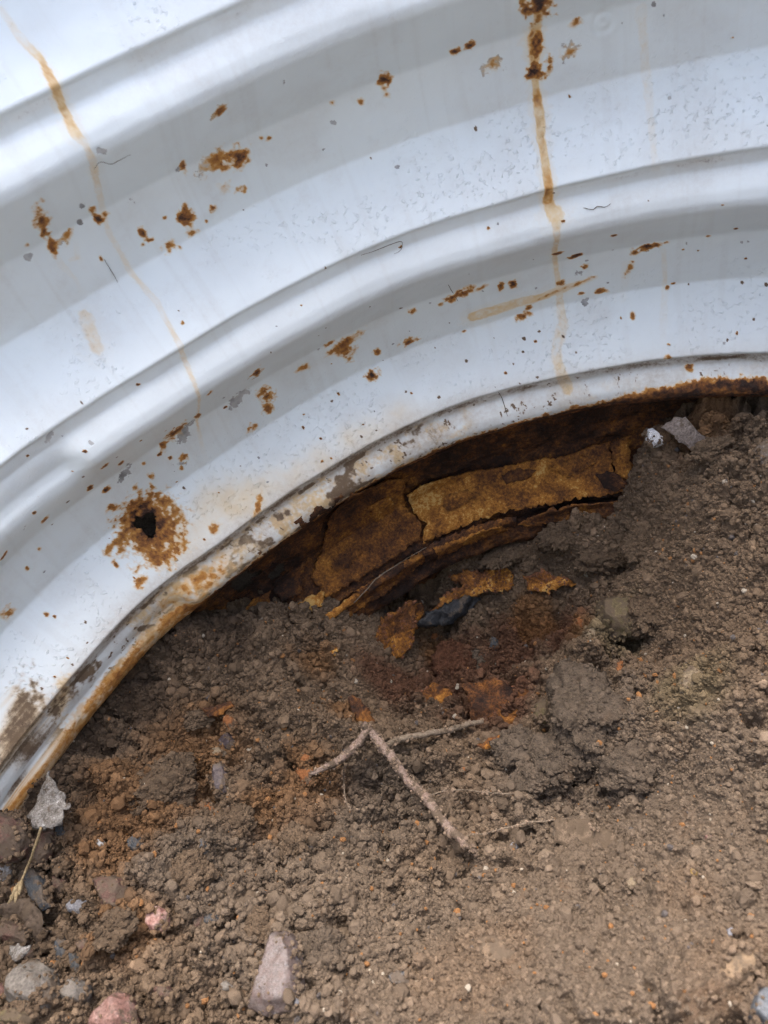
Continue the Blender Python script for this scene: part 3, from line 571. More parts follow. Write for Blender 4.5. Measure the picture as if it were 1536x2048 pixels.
# ------------------------------------------------------------------ loose things on the soil
def n3(P, sc, seed):
    P = np.asarray(P)*sc; return (vn(P[:, 0]+P[:, 2]*0.7, P[:, 1]-P[:, 2]*0.5, seed)+vn(P[:, 1]*1.1+7, P[:, 2]*1.3+P[:, 0]*0.4, seed+3))/2-0.5
def ngon(cx_, cy_, w_, h_, ang, n=8, jag=0.14):
    a = np.sort(rng.uniform(0, 2*math.pi/n*0.8, n)+np.arange(n)*2*math.pi/n); r = 1+rng.uniform(-jag, jag, n)
    u = 0.5*w_*r*np.cos(a); v = 0.5*h_*r*np.sin(a); c, q = math.cos(math.radians(ang)), math.sin(math.radians(ang))
    return [(cx_+c*i-q*j, cy_+q*i+c*j) for i, j in zip(u, v)]
def on_plane(px, py, z): d = ray(px, py); return d*(z/d[2])
def stone(label, poly, mat, height=0.03, sink=0.35, cat='stone', name='stone', group=None, top=0.62, rough=0.10, tintc=None, tilt=0.0, dens=None):
    """angular stone: outline at its waist, narrower crown and foot, broken facets and grain"""
    poly = np.array(poly, float); c = poly.mean(0); poly = c+(poly-c)*1.08; P0, _ = on_soil(*c)
    k_ = 0.35*max(np.ptp(poly[:, 0]), np.ptp(poly[:, 1]))/FPX*1.3; gx_, gy_ = np.meshgrid(np.linspace(-k_, k_, 5), np.linspace(-k_, k_, 5))
    zc = np.percentile(soil_h(P0[0]+gx_, P0[1]+gy_), 60)+height*(0.5-0.45*sink)
    ring = np.array([on_plane(x, y, zc) for x, y in poly]); cen = ring.mean(0); R = np.linalg.norm(ring-cen, axis=1).mean()
    pts = []
    for f, dz in ((0.75, -0.5), (1.0, -0.15), (0.97, 0.12), (top, 0.5)):
        for p in ring:
            q = cen+(p-cen)*f*(1+rng.uniform(-0.08, 0.08)); pts.append((q[0], q[1], zc+dz*height*(1+rng.uniform(-0.18, 0.18))+tilt*(p[0]-cen[0])*(1 if dz > 0 else 0)))
    bm = bmesh.new()
    for p in pts: bm.verts.new(p)
    r_ = bmesh.ops.convex_hull(bm, input=bm.verts[:]); bmesh.ops.delete(bm, geom=list(set(r_['geom_interior']+r_['geom_unused'])), context='VERTS')
    bmesh.ops.dissolve_limit(bm, angle_limit=math.radians(12), verts=bm.verts[:], edges=bm.edges[:])
    bmesh.ops.bevel(bm, geom=bm.edges[:], offset=R*0.06, segments=2, affect='EDGES', profile=0.6, clamp_overlap=True)
    bmesh.ops.triangulate(bm, faces=bm.faces[:])
    for _ in range(4):
        es = [e for e in bm.edges if e.calc_length() > max(R*0.16, 0.004)]
        if not es or len(bm.verts) > 1500: break
        bmesh.ops.subdivide_edges(bm, edges=es, cuts=1); bmesh.ops.triangulate(bm, faces=bm.faces[:])
    bm.normal_update(); bm.verts.index_update()
    co = np.array([v.co[:] for v in bm.verts]); no = np.array([v.normal[:] for v in bm.verts]); fs = [[v.index for v in f.verts] for f in bm.faces]; bm.free()
    co = co+no*(R*rough*(n3(co-cen, 2.2/R, int(rng.integers(999)))*1.6+n3(co-cen, 7/R, int(rng.integers(999)))*0.7))[:, None]
    up_ = np.where(no[:, 2] > 0.1)[0]; n_ = int(min(len(up_), 3+R*350)); i_ = rng.choice(up_, n_, replace=False)
    EXTRA.append((co[i_], rng.uniform(0.0012, 0.0026, n_), np.tile(BRN*0.9*SOILK, (n_, 1))))
    low_ = np.where(np.abs(co[:, 2]-zc+0.0*height) < height*0.35)[0]; n_ = min(len(low_), int(30+R*2500)); i_ = rng.choice(low_, n_, replace=False)
    EXTRA.append((co[i_]+rng.normal(size=(n_, 3))*0.003, rng.uniform(0.0015, 0.0045, n_), tint(co[i_, 0], co[i_, 1])))
    base = W(cen); o = mesh_obj(name, W(co)-base, fs, mat, cols=dict(tint=np.tile(tintc, (len(co), 1))) if tintc is not None else None)
    o.location = base; return tag(o, label, cat, group)
def clod(label, px, py, w_, h_=None, ang=0, hgt=None, tintc=None, group=None, granule=1.0):
    h_ = h_ or w_; P0, dist = on_soil(px, py); k = dist/FPX; a = w_/2*k; b = h_/2*k*1.15; hgt = hgt or min(a, b)*0.7
    bm = bmesh.new(); bmesh.ops.create_icosphere(bm, subdivisions=5 if w_ > 45 else 4, radius=1)
    co = np.array([v.co[:] for v in bm.verts]); fs = np.array([[v.index for v in f.verts] for f in bm.faces]); bm.free()
    sd_ = int(rng.integers(9999))
    r = 0.95+0.95*n3(co, 1.5, sd_)+0.6*n3(co, 3.2, sd_+1)+0.3*np.round(3*n3(co, 2.4, sd_+2))/3
    R = (a+b)/2; u = np.arctan2(co[:, 1], co[:, 0])*R/0.012; v = co[:, 2]*R/0.008
    r = r+granule*(0.011/R)*(lumps(u+0.5*n3(co, 9, 3), v+0.5*n3(co, 9, 5), sd_)-0.3)+granule*(0.006/R)*(lumps(u*2.3, v*2.3, sd_+4)-0.3)
    q = co*r[:, None]*np.array([a, b, hgt]); c, s_ = math.cos(math.radians(-ang)), math.sin(math.radians(-ang))
    q = np.c_[q[:, 0]*c-q[:, 1]*s_, q[:, 0]*s_+q[:, 1]*c, q[:, 2]]
    tc = 0.85*np.array(tintc*SOILK if tintc is not None else tint(P0[None, 0], P0[None, 1])[0])
    cc = tc[None]*(0.85+0.5*(n3(co, 3, sd_+7)+0.2))[:, None]
    n_ = int(min(len(q)*0.8, 260+a*b/1.2e-5)); i_ = rng.choice(len(q), n_, replace=False)
    EXTRA.append((q[i_]+P0+np.array([0, 0, hgt*0.30]), np.minimum(0.0020*(rng.pareto(3, n_)+1), 0.007), np.tile(tc, (n_, 1))))
    base = W(P0+np.array([0, 0, hgt*0.30])); o = mesh_obj('soil_clod', q*U, fs, SOIL, cols=dict(tint=cc)); o.location = base
    return tag(o, label, 'soil clod', group)
def sheet_on_soil(label, poly, mat, name, cat, lift=0.012, crumple=0.0, thick=0.006, tilt=(0, 0), flat=0.0, group=None, ragged=0.0025):
    out = []; poly = np.array(poly, float)
    P0, dist = on_soil(*poly.mean(0)); k = dist/FPX
    Q = np.array([on_soil(x, y)[0] for x, y in poly]); zf = np.median(Q[:, 2])
    Q = np.array([on_plane(x, y, z_*(1-flat)+zf*flat) for (x, y), z_ in zip(poly, Q[:, 2])])
    for i in range(len(Q)):
        a, b = Q[i], Q[(i+1) % len(Q)]; n = max(2, int(np.linalg.norm((b-a)[:2])/0.006))
        for j in range(n):
            p = a+(b-a)*j/n; out.append((p[:2]+rng.normal(size=2)*ragged))
    bm = bmesh.new(); bm.faces.new([bm.verts.new((p[0], p[1], 0)) for p in out]); bmesh.ops.triangulate(bm, faces=bm.faces[:])
    for _ in range(6):
        es = [e for e in bm.edges if e.calc_length() > 0.010]
        if not es: break
        bmesh.ops.subdivide_edges(bm, edges=es, cuts=1); bmesh.ops.triangulate(bm, faces=bm.faces[:])
    bm.verts.index_update(); co = np.array([v.co[:2] for v in bm.verts]); fs = [[v.index for v in f.verts] for f in bm.faces]; bm.free()
    A = np.c_[Q[:, :2], np.ones(len(Q))]; pl = np.linalg.lstsq(A, Q[:, 2], rcond=None)[0]
    z_ = co@pl[:2]+pl[2]+lift+crumple*(fbm(co[:, 0]*22, co[:, 1]*22, int(rng.integers(999)), 3)-0.5)
    c0 = co.mean(0); z_ = z_+tilt[0]*(co[:, 0]-c0[0])+tilt[1]*(co[:, 1]-c0[1])
    base = W((*c0, z_.mean())); o = mesh_obj(name, W(np.c_[co, z_])-base, fs, mat); o.location = base
    sm_ = o.modifiers.new('thickness', 'SOLIDIFY'); sm_.thickness = thick*U; sm_.offset = -1
    return tag(o, label, cat, group)
def leaning_plate(label, poly, mat, normal, name='rust_flake', cat='rust flake', near=0.985, crumple=0.02, thick=0.008, ragged=2.0, dust=0, dustc=None):
    """stiff plate leaning in the pit with a given facing direction"""
    poly = np.array(poly, float); c = poly.mean(0); P0, _ = on_soil(*c); P0 = P0*near; nn = np.array(normal, float); nn /= np.linalg.norm(nn)
    Q = np.array([ray(x, y)*((P0@nn)/(ray(x, y)@nn)) for x, y in poly])
    e1 = np.cross(nn, (0.2, 0.1, 1.0)); e1 /= np.linalg.norm(e1); e2 = np.cross(nn, e1); uv = np.stack([(Q-P0)@e1, (Q-P0)@e2], -1); out = []
    for i in range(len(uv)):
        a, b = uv[i], uv[(i+1) % len(uv)]; n = max(2, int(np.linalg.norm(b-a)/0.006))
        for j in range(n):
            w_ = a+(b-a)*j/n; q_ = np.array([fbm(w_[:1]*45+3, w_[1:]*45, 5, 3)[0], fbm(w_[:1]*45+9, w_[1:]*45+4, 8, 3)[0]])-0.5
            out.append(w_+q_*0.016*ragged/2+rng.normal(size=2)*0.0007*ragged)
    bm = bmesh.new(); bm.faces.new([bm.verts.new((p[0], p[1], 0)) for p in out]); bmesh.ops.triangulate(bm, faces=bm.faces[:])
    for _ in range(6):
        es = [e for e in bm.edges if e.calc_length() > 0.008]
        if not es: break
        bmesh.ops.subdivide_edges(bm, edges=es, cuts=1); bmesh.ops.triangulate(bm, faces=bm.faces[:])
    bm.verts.index_update(); co = np.array([v.co[:2] for v in bm.verts]); fs = [[v.index for v in f.verts] for f in bm.faces]; bm.free()
    s_ = int(rng.integers(999)); hgt = crumple*(fbm(co[:, 0]*20+5, co[:, 1]*20+5, s_, 4)-0.5)
    V = P0+co[:, :1]*e1+co[:, 1:]*e2+hgt[:, None]*nn; base = W(P0)
    if dust: i_ = rng.choice(len(V), dust); EXTRA.append((V[i_]+nn*0.001, rng.uniform(0.0012, 0.0045, dust), np.tile(RED*0.9 if dustc is None else dustc*SOILK*1.2, (dust, 1))))
    o = mesh_obj(name, W(V)-base, fs, mat); o.location = base
    sm_ = o.modifiers.new('thickness', 'SOLIDIFY'); sm_.thickness = thick*U; sm_.offset = 0
    return tag(o, label, cat)
def tube(name, pts, radii, mat, nseg=10, sub=8, wob=0.0, parent=None, knob=0.12, dust=0.0):
    P = catmull(np.array(pts, float), sub); R = np.interp(np.linspace(0, 1, len(P)), np.linspace(0, 1, len(radii)), radii)
    if wob: P = P+np.stack([gsm(rng.normal(size=len(P)), 1.5) for _ in range(3)], -1)*wob
    T = np.gradient(P, axis=0); T /= np.linalg.norm(T, axis=1)[:, None]+1e-9
    A = np.cross(T, (0.13, 0.31, 0.94)); A /= np.linalg.norm(A, axis=1)[:, None]; B = np.cross(T, A)
    th_ = np.linspace(0, 2*math.pi, nseg, endpoint=False)
    rr_ = R[:, None]*(1+knob*rng.normal(size=(len(P), nseg)))
    V = P[:, None]+(A[:, None]*np.cos(th_)[None, :, None]+B[:, None]*np.sin(th_)[None, :, None])*rr_[..., None]
    if dust:
        vv = V.reshape(-1, 3); n_ = int(len(vv)*dust); i_ = rng.choice(len(vv), n_)
        EXTRA.append((vv[i_]+rng.normal(size=(n_, 3))*0.0015, np.minimum(0.0011*(rng.pareto(3, n_)+1), 0.0035), np.tile((0.21, 0.155, 0.112), (n_, 1))))
    n, m_ = len(P), nseg; f = [(i*m_+j, i*m_+(j+1) % m_, (i+1)*m_+(j+1) % m_, (i+1)*m_+j) for i in range(n-1) for j in range(m_)]
    f += [tuple(range(m_-1, -1, -1)), tuple((n-1)*m_+j for j in range(m_))]
    base = W(P[0]) if parent is None else np.zeros(3)
    o = mesh_obj(name, W(V.reshape(-1, 3))-base, f, mat)
    o.location = base; return o
def soil_path(pts, lift):   # px, py, extra height
    out = []
    for p in pts:
        P0, d = on_soil(p[0], p[1], lambda a, b: bil(GB, a, b)); 
        gx_, gy_ = np.meshgrid(np.linspace(-0.012, 0.012, 5), np.linspace(-0.012, 0.012, 5)); top_ = np.percentile(soil_h(P0[0]+gx_, P0[1]+gy_), 75)
        out.append(on_plane(p[0], p[1], top_+lift*2.0+(p[2] if len(p) > 2 else 0)))
    return out
PINK = mat_stone('pink_granite', (0.27, 0.13, 0.10), (0.38, 0.22, 0.18), (0.44, 0.34, 0.31), 90, 0.55, 0.5, 0.05, 0.3)
PURP = mat_stone('mauve_granite', (0.22, 0.145, 0.12), (0.25, 0.21, 0.195), (0.50, 0.48, 0.48), 140, 0.45, 0.6, 0.0, 0.3)
REDB = mat_stone('red_brown_stone', (0.13, 0.065, 0.05), (0.23, 0.13, 0.10), (0.28, 0.18, 0.14), 110, 0.8, 0.3, 0.25)
ROSE = mat_stone('rose_white_quartz', (0.42, 0.15, 0.11), (0.58, 0.40, 0.34), (0.68, 0.62, 0.52), 70, 0.6, 0.4, 0.05)
GRYS = mat_stone('pale_grey_stone', (0.26, 0.26, 0.28), (0.38, 0.38, 0.40), (0.5, 0.5, 0.5), 120, 0.75, 0.3, 0.1)
SLAT = mat_stone('dark_slate', (0.045, 0.05, 0.055), (0.095, 0.105, 0.115), None, 150, 0.6, 0.4, 0.15)
MIXS = mat_stone('grey_pink_cobble', (0.20, 0.17, 0.14), (0.32, 0.29, 0.25), (0.36, 0.21, 0.17), 60, 0.8, 0.3, 0.1)
TANS = mat_stone('tan_stone', (0.26, 0.19, 0.11), (0.40, 0.32, 0.22), None, 110, 0.85, 0.2, 0.15)
OLIV = mat_stone('olive_brown_stone', (0.15, 0.12, 0.06), (0.23, 0.18, 0.10), None, 80, 0.9, 0.2, 0.3)
GREY = mat_stone('soil_dusted_slate', (0.17, 0.14, 0.12), (0.25, 0.215, 0.185), None, 100, 0.9, 0.2, 0.3)
BRIC = mat_stone('orange_brick_chip', (0.30, 0.11, 0.04), (0.42, 0.18, 0.07), None, 120, 0.9, 0.2, 0.1)
WHIT = mat_stone('chalky_white', (0.42, 0.42, 0.41), (0.62, 0.62, 0.61), None, 120, 0.8, 0.3, 0.05)
LEAF = mat_stone('mouldy_dead_leaf', (0.12, 0.09, 0.06), (0.50, 0.47, 0.43), (0.95, 0.93, 0.90), 130, 0.9, 0.2, 0.0)
LEA2 = mat_stone('brown_dead_leaf', (0.12, 0.085, 0.06), (0.24, 0.18, 0.13), (0.34, 0.29, 0.24), 60, 0.9, 0.2, 0.15)
ROOT = mat_stone('soil_caked_root', (0.32, 0.21, 0.17), (0.46, 0.35, 0.28), (0.62, 0.52, 0.43), 160, 0.9, 0.2, 0.22)
RTLT = mat_stone('pale_rootlet', (0.25, 0.19, 0.13), (0.40, 0.32, 0.24), None, 200, 0.9, 0.2, 0.1)
STRW = mat_stone('dry_straw', (0.34, 0.24, 0.12), (0.52, 0.40, 0.22), None, 150, 0.7, 0.3, 0.0)
FIBR = mat_stone('dark_fibre', (0.20, 0.17, 0.12), (0.34, 0.29, 0.22), None, 150, 0.8, 0.2, 0.0)

stone('long wedge of mauve granite standing in the soil, glinting on top', [(553, 1864), (580, 1872), (598, 1905), (601, 1985), (585, 2018), (540, 2026), (503, 2012), (512, 1975), (532, 1920)], PURP, 0.055, 0.25, top=0.72)
stone('pink red stone cut by the bottom edge of the picture', [(243, 1984), (262, 2000), (272, 2050), (230, 2075), (178, 2060), (196, 2030), (222, 2004)], PINK, 0.05, 0.3)
stone('rounded grey and pink cobble in the bottom left corner', [(45, 1932), (75, 1922), (103, 1945), (108, 1985), (90, 2020), (50, 2025), (22, 1995), (25, 1958)], MIXS, 0.07, 0.3, top=0.55)
stone('angular reddish brown stone beside the pale grey pebble', [(192, 1762), (215, 1752), (258, 1758), (262, 1782), (248, 1832), (222, 1828), (205, 1802)], REDB, 0.05, 0.3)
stone('elongated pale grey pebble lying left of the reddish brown stone', [(130, 1812), (145, 1800), (178, 1796), (195, 1803), (190, 1816), (160, 1826), (138, 1824)], GRYS, 0.018, 0.25, cat='pebble', name='pebble')
stone('rose and white pebble with a pointed tip', [(291, 1835), (300, 1822), (318, 1818), (325, 1810), (336, 1832), (332, 1855), (312, 1866), (293, 1858)], ROSE, 0.03, 0.3, cat='pebble', name='pebble')
stone('brownish red rock at the left edge under the mouldy leaf', [(-10, 1640), (18, 1630), (45, 1640), (54, 1675), (40, 1705), (10, 1722), (-15, 1715)], REDB, 0.06, 0.3)
stone('reddish rock wedged between the mouldy leaf and the dark slate shard', [(62, 1668), (85, 1655), (108, 1665), (98, 1705), (78, 1728), (55, 1728), (48, 1705)], REDB, 0.04, 0.3)
stone('tall dark slate shard behind the dry grass stalk', [(50, 1735), (68, 1730), (90, 1760), (105, 1812), (85, 1820), (66, 1800), (55, 1765)], SLAT, 0.03, 0.25, top=0.8)
stone('chalky white lump at the left edge of the picture', [(-15, 1725), (12, 1722), (24, 1732), (15, 1752), (-12, 1768)], WHIT, 0.03, 0.3)
stone('small blue grey stone left of centre in orange stained soil', ngon(272, 1690, 28, 34, 20), SLAT, 0.025, 0.35)
stone('tiny white pebble in the orange stained soil', ngon(201, 1687, 16, 22, -40), WHIT, 0.012, 0.3, cat='pebble', name='pebble')
stone('thin dark grey slab on edge above the deep pore', [(405, 1675), (415, 1672), (420, 1712), (410, 1732), (402, 1725)], SLAT, 0.03, 0.3)
stone('small tan pebble above the purple grey shell shard', ngon(437, 1505, 32, 22, 15), TANS, 0.02, 0.3, cat='pebble', name='pebble')
stone('purple grey shard with a white edge standing in the soil', [(430, 1530), (445, 1522), (455, 1545), (452, 1580), (435, 1590), (424, 1560)], mat_stone('purple_grey_shard', (0.10, 0.075, 0.07), (0.19, 0.15, 0.15), (0.5, 0.48, 0.48), 60, 0.6, 0.4, 0.1), 0.03, 0.25)
stone('dark purple stone half buried under the rusty flake', ngon(455, 1487, 34, 44, 30), mat_stone('dark_purple_stone', (0.05, 0.035, 0.04), (0.10, 0.075, 0.08), None, 100, 0.7, 0.3, 0.15), 0.03, 0.4)
stone('orange brown nugget right beside the rusty flake', ngon(459, 1443, 26, 30, 0), BRIC, 0.025, 0.3, cat='pebble', name='pebble')
stone('dark blue grey stone cut by the lower right edge', [(1505, 1990), (1530, 1972), (1560, 1985), (1570, 2040), (1530, 2060), (1495, 2035)], mat_stone('blue_grey_stone', (0.13, 0.14, 0.15), (0.22, 0.235, 0.25), None, 120, 0.65, 0.4, 0.05), 0.05, 0.3)
stone('narrow orange brick chip beside the large grey clod', [(1233, 1322), (1246, 1320), (1248, 1352), (1238, 1360), (1232, 1348)], BRIC, 0.02, 0.25)
stone('dusty grey flat stone at the right edge under the lip', [(1500, 905), (1530, 882), (1560, 890), (1570, 925), (1530, 935)], GREY, 0.03, 0.3)
stone('olive brown lump in the hollow on the right bank', [(1196, 1212), (1225, 1200), (1262, 1206), (1275, 1232), (1262, 1262), (1225, 1268), (1200, 1250)], OLIV, 0.075, 0.35, top=0.6)
stone('yellowish tan stone showing through the right bank', ngon(1382, 1365, 46, 70, 10), TANS, 0.03, 0.55)
stone('small black nugget above the red brown rust slab', ngon(988, 1288, 22, 24, 0), SLAT, 0.025, 0.25, cat='pebble', name='pebble')
stone('small pale stone below the olive brown lump', ngon(1184, 1268, 24, 36, 20), TANS, 0.02, 0.4)
stone('olive pebble at the right end of the red brown rust slab', ngon(1085, 1422, 34, 46, 20), OLIV, 0.03, 0.4, cat='pebble', name='pebble')
stone('dark slate splinter near the lower left cobble', [(112, 1880), (128, 1875), (138, 1905), (130, 1930), (115, 1925)], SLAT, 0.02, 0.3)
stone('curved dark slate splinter right of the other slate splinter', [(140, 1900), (155, 1905), (170, 1935), (160, 1955), (145, 1940)], SLAT, 0.02, 0.3)
stone('dark grey pebble left of the mauve granite wedge', ngon(425, 1842, 34, 30, 0), SLAT, 0.025, 0.45, cat='pebble', name='pebble')
stone('brown pink chip beside the dark grey pebble', ngon(402, 1845, 20, 34, 30), REDB, 0.02, 0.35, cat='pebble', name='pebble')
stone('bluish patch of stone near the bottom centre', ngon(800, 1958, 44, 40, 0), mat_stone('blue_dusted_stone', (0.20, 0.20, 0.20), (0.30, 0.30, 0.30), None, 90, 0.8, 0.2, 0.35), 0.02, 0.6)
stone('peach coloured flat stone near the bottom right corner', ngon(1480, 1935, 90, 60, -30), mat_stone('peach_stone', (0.36, 0.24, 0.14), (0.46, 0.34, 0.22), None, 60, 0.9, 0.2, 0.25), 0.02, 0.6)
stone('buff stone flush with the soil right of the mauve wedge', ngon(990, 1905, 90, 60, 20), mat_stone('buff_stone', (0.32, 0.22, 0.14), (0.42, 0.31, 0.21), None, 60, 0.9, 0.2, 0.35), 0.018, 0.65)
stone('small pink pebble on the smooth right bank', ngon(1418, 1675, 22, 16, -30), PINK, 0.015, 0.3, cat='pebble', name='pebble')
stone('ochre pebble on the smooth right bank', ngon(1387, 1748, 24, 18, 0), mat_stone('ochre_pebble', (0.33, 0.21, 0.07), (0.44, 0.30, 0.12), None, 100, 0.9, 0.2, 0.15), 0.015, 0.3, cat='pebble', name='pebble')
stone('slim grey upright stone near the right edge', ngon(1460, 1868, 18, 28, 0), GRYS, 0.02, 0.35)
stone('light buff stone below the smooth slab', ngon(1263, 1768, 30, 26, 0), TANS, 0.02, 0.4)
stone('small light grey stone right of the root tip', ngon(1028, 1697, 22, 22, 0), GRYS, 0.02, 0.4, cat='pebble', name='pebble')

for lab, poly, mt, hh_ in [
    ('pinkish brown chunk under the crumpled leaf at the left edge', ngon(28, 1868, 60, 50, 20), REDB, .04), ('reddish chip between the slate splinters and the cobble', ngon(172, 1893, 34, 30, 10), REDB, .025),
    ('grey brown angular stone right of the bottom left cobble', ngon(152, 1985, 50, 60, 30), MIXS, .04), ('olive grey stone in the very bottom left corner', ngon(30, 2035, 70, 40, 0), OLIV, .03),
    ('small red brown chip above the rounded cobble', ngon(60, 1905, 36, 26, -20), REDB, .02), ('pinkish stone cut by the left edge above the corner stone', ngon(4, 1985, 30, 40, 0), PINK, .03),
    ('dark grey chip just below the mouldy leaf', ngon(125, 1665, 30, 24, 40), SLAT, .02), ('brown stone chip right of the dark slate shard', ngon(118, 1770, 32, 40, 10), REDB, .025),
    ('small grey stone left of the mauve wedge foot', ngon(455, 1975, 34, 26, 0), MIXS, .02), ('rusty brown stone near the pink stone at the bottom', ngon(330, 1985, 44, 34, 15), REDB, .025),
    ('light speckled chip right of the mauve wedge foot', ngon(592, 2005, 24, 22, 0), GRYS, .018)]: stone(lab, poly, mt, hh_, 0.3)
FRED = mat_scale('red_brown_rust', -0.10, 0.8, 0.8)
def flake(label, poly, mat, **k): return sheet_on_soil(label, poly, mat, 'rust_flake', 'rust flake', **k)
leaning_plate('big red brown rust slab lying in the pit', [(925, 1372), (985, 1360), (1040, 1378), (1068, 1395), (1062, 1440), (1010, 1450), (975, 1482), (945, 1462), (940, 1410)], FRED, (-0.1, -0.45, 0.9), near=0.968, crumple=0.05, thick=0.018, dust=120)
leaning_plate('dark rust flake with orange crust left of the big slab', [(842, 1385), (868, 1368), (900, 1378), (905, 1402), (870, 1412), (845, 1405)], SCALE_MID, (0, -0.4, 0.9), near=0.975, crumple=0.03, thick=0.014, dust=30)
leaning_plate('tilted orange rust flake above the root fork', [(694, 1398), (712, 1390), (730, 1410), (752, 1440), (740, 1458), (715, 1440)], FRED, (0.3, -0.6, 0.8), near=0.97)
leaning_plate('brown rust flake lying in the soil left of centre', [(405, 1420), (430, 1410), (462, 1404), (470, 1412), (445, 1425), (420, 1434)], FRED, (0, -0.5, 0.85), near=0.98)
leaning_plate('narrow black and orange rust flake under the big slab', [(952, 1490), (975, 1476), (1000, 1470), (990, 1486), (965, 1496)], SCALE_MID, (0, -0.4, 0.9), near=0.972)
leaning_plate('ochre rust plate at the foot of the rusted wall', [(862, 1220), (885, 1190), (930, 1170), (890, 1155), (960, 1140), (1005, 1128), (1035, 1148), (1042, 1170), (1000, 1182), (950, 1190), (905, 1222), (880, 1228)], SCALE_GOLD, (0.05, -0.8, 0.6), near=0.980, ragged=3.5, crumple=0.03, dust=420)
leaning_plate('bright ochre rust patch at the right foot of the wall', [(1042, 1158), (1080, 1145), (1130, 1158), (1148, 1168), (1110, 1182), (1060, 1182)], SCALE_GOLD, (-0.1, -0.8, 0.6), near=0.980, ragged=3.5, crumple=0.03, dust=160)
leaning_plate('dull ochre rust plate left of the black scale', [(742, 1265), (775, 1230), (825, 1195), (832, 1240), (828, 1285), (800, 1312), (750, 1335), (738, 1310)], SCALE_MID, (0.4, -0.8, 0.5), near=0.980, ragged=3.5, crumple=0.03, dust=300)
leaning_plate('small ochre chip on the left of the black scale', [(818, 1220), (845, 1205), (848, 1225), (830, 1245), (820, 1240)], SCALE_MID, (0.3, -0.8, 0.5), near=0.955)
leaning_plate('black tarry scale between ochre rust plates in the pit', [(828, 1250), (850, 1228), (890, 1212), (930, 1190), (962, 1196), (940, 1225), (900, 1244), (850, 1256)], SCALE_BLACK, (0.1, -0.8, 0.6), 'black_scale', 'scale', near=0.962, crumple=0.05, thick=0.012)
for i, (x, y, a_) in enumerate([(610, 1552, 46), (415, 1617, 34), (665, 1300, 26), (580, 1185, 18), (1160, 1245, 26), (870, 1275, 22), (930, 1540, 20), (610, 1520, 30)]):
    lab = ['bright orange rusty crumb cluster left of the root', 'orange rusty nugget in brown soil left of centre', 'small ochre crumb under the rusted wall', 'tiny ochre chip on the dark scale under the lip', 'orange crumb below the hollow in the right bank', 'ochre crumb on the red soil of the pit', 'orange chip lying in soil below the big rust slab', 'ochre crumb above the bright orange cluster'][i]
    stone(lab, ngon(x, y, a_, a_*0.7, 20*i), BRIC if i != 2 else SCALE_GOLD, 0.016, 0.4, cat='rust crumb', name='rust_crumb', rough=0.3)

for lab, x, y, a_, b_, g_, tc in [
    ('large grey soil clod standing at the right of the pit', 1175, 1425, 135, 150, 20, GRY*0.95), ('grey soil clod below the large standing clod', 1150, 1500, 90, 90, 0, GRY*0.9),
    ('rounded clod right of the root fork under the big slab', 1035, 1500, 95, 70, 0, GRY), ('clod touching the left of the large standing clod foot', 1105, 1525, 80, 80, 10, GRY*0.85),
    ('round soil clod with shadowed underside below the pit', 1060, 1560, 50, 50, 0, GRY), ('small clod right of the round shadowed clod', 1100, 1575, 30, 34, 0, GRY*1.1), ('broad low clod on the right of the pit floor', 1265, 1545, 100, 75, 15, GRY*0.95),
    ('soil lump above the ochre plate at the wall foot', 1030, 1105, 120, 44, -12, BRN*0.9), ('soil lump stuck on the rusted bead at the right', 1130, 1075, 110, 60, -10, BRN*0.9), ('dark soil lump left of the hollow in the right bank', 1195, 1120, 80, 60, 10, BRN*0.9),
    ('crusty lump above the hollow in the right bank', 1290, 1090, 70, 60, 30, BRN), ('lump below the hollow in the right bank', 1300, 1235, 80, 70, 10, BRN), ('broad clod left of the purple grey shard', 330, 1575, 110, 80, -10, BRN*0.95),
    ('soil clod beneath the rusty flake left of centre', 390, 1440, 60, 36, 20, BRN*1.05), ('grey crumbly clod below the orange nugget', 470, 1650, 70, 50, 0, BRN*0.95), ('clod with a dark hollow below it left of the root', 370, 1760, 90, 60, -15, BRN),
    ('lump of soil right of the mauve granite wedge', 650, 1900, 80, 60, 20, TAN*0.85), ('small round clod above the mauve granite wedge', 520, 1855, 46, 40, 0, BRN), ('clod left of the rose pebble', 232, 1860, 60, 44, 0, BRN*0.9), ('round clod near the orange stained soil', 590, 1690, 50, 44, 0, BRN*1.05),
    ('pale clod in the red soil of the pit', 950, 1325, 46, 36, 0, GRY), ('reddish clod left of the pale pit clod', 905, 1325, 60, 56, 0, RED*1.2), ('dusty clod next to the olive pebble', 1115, 1395, 36, 50, 0, GRY), ('earth lump under the lip by the grey leaf', 1420, 905, 70, 40, 0, BRN)]:
    clod(lab, x, y, a_, b_, g_, None, tc)

leaning_plate('thin soil covered slab lying on the lower right of the pit', [(1095, 1655), (1140, 1640), (1195, 1650), (1240, 1690), (1215, 1715), (1165, 1708), (1115, 1690)], mat_stone('soil_coated_slab', (0.26, 0.19, 0.13), (0.36, 0.27, 0.19), None, 120, 0.95, 0.1, 0.3), (0.05, -0.1, 1), 'flat_stone', 'stone', near=0.988, crumple=0.035, thick=0.02, ragged=3, dust=300, dustc=GRY)
leaning_plate('grey brown dead leaf half buried under the lip at the right', [(1325, 858), (1345, 835), (1375, 840), (1405, 870), (1442, 908), (1400, 905), (1360, 885)], mat_stone('grey_brown_leaf', (0.24, 0.19, 0.16), (0.36, 0.30, 0.26), (0.46, 0.40, 0.36), 90, 0.9, 0.2, 0.0), (-0.2, -0.7, 0.7), 'dead_leaf', 'leaf', near=0.972, crumple=0.03, thick=0.004, ragged=2)
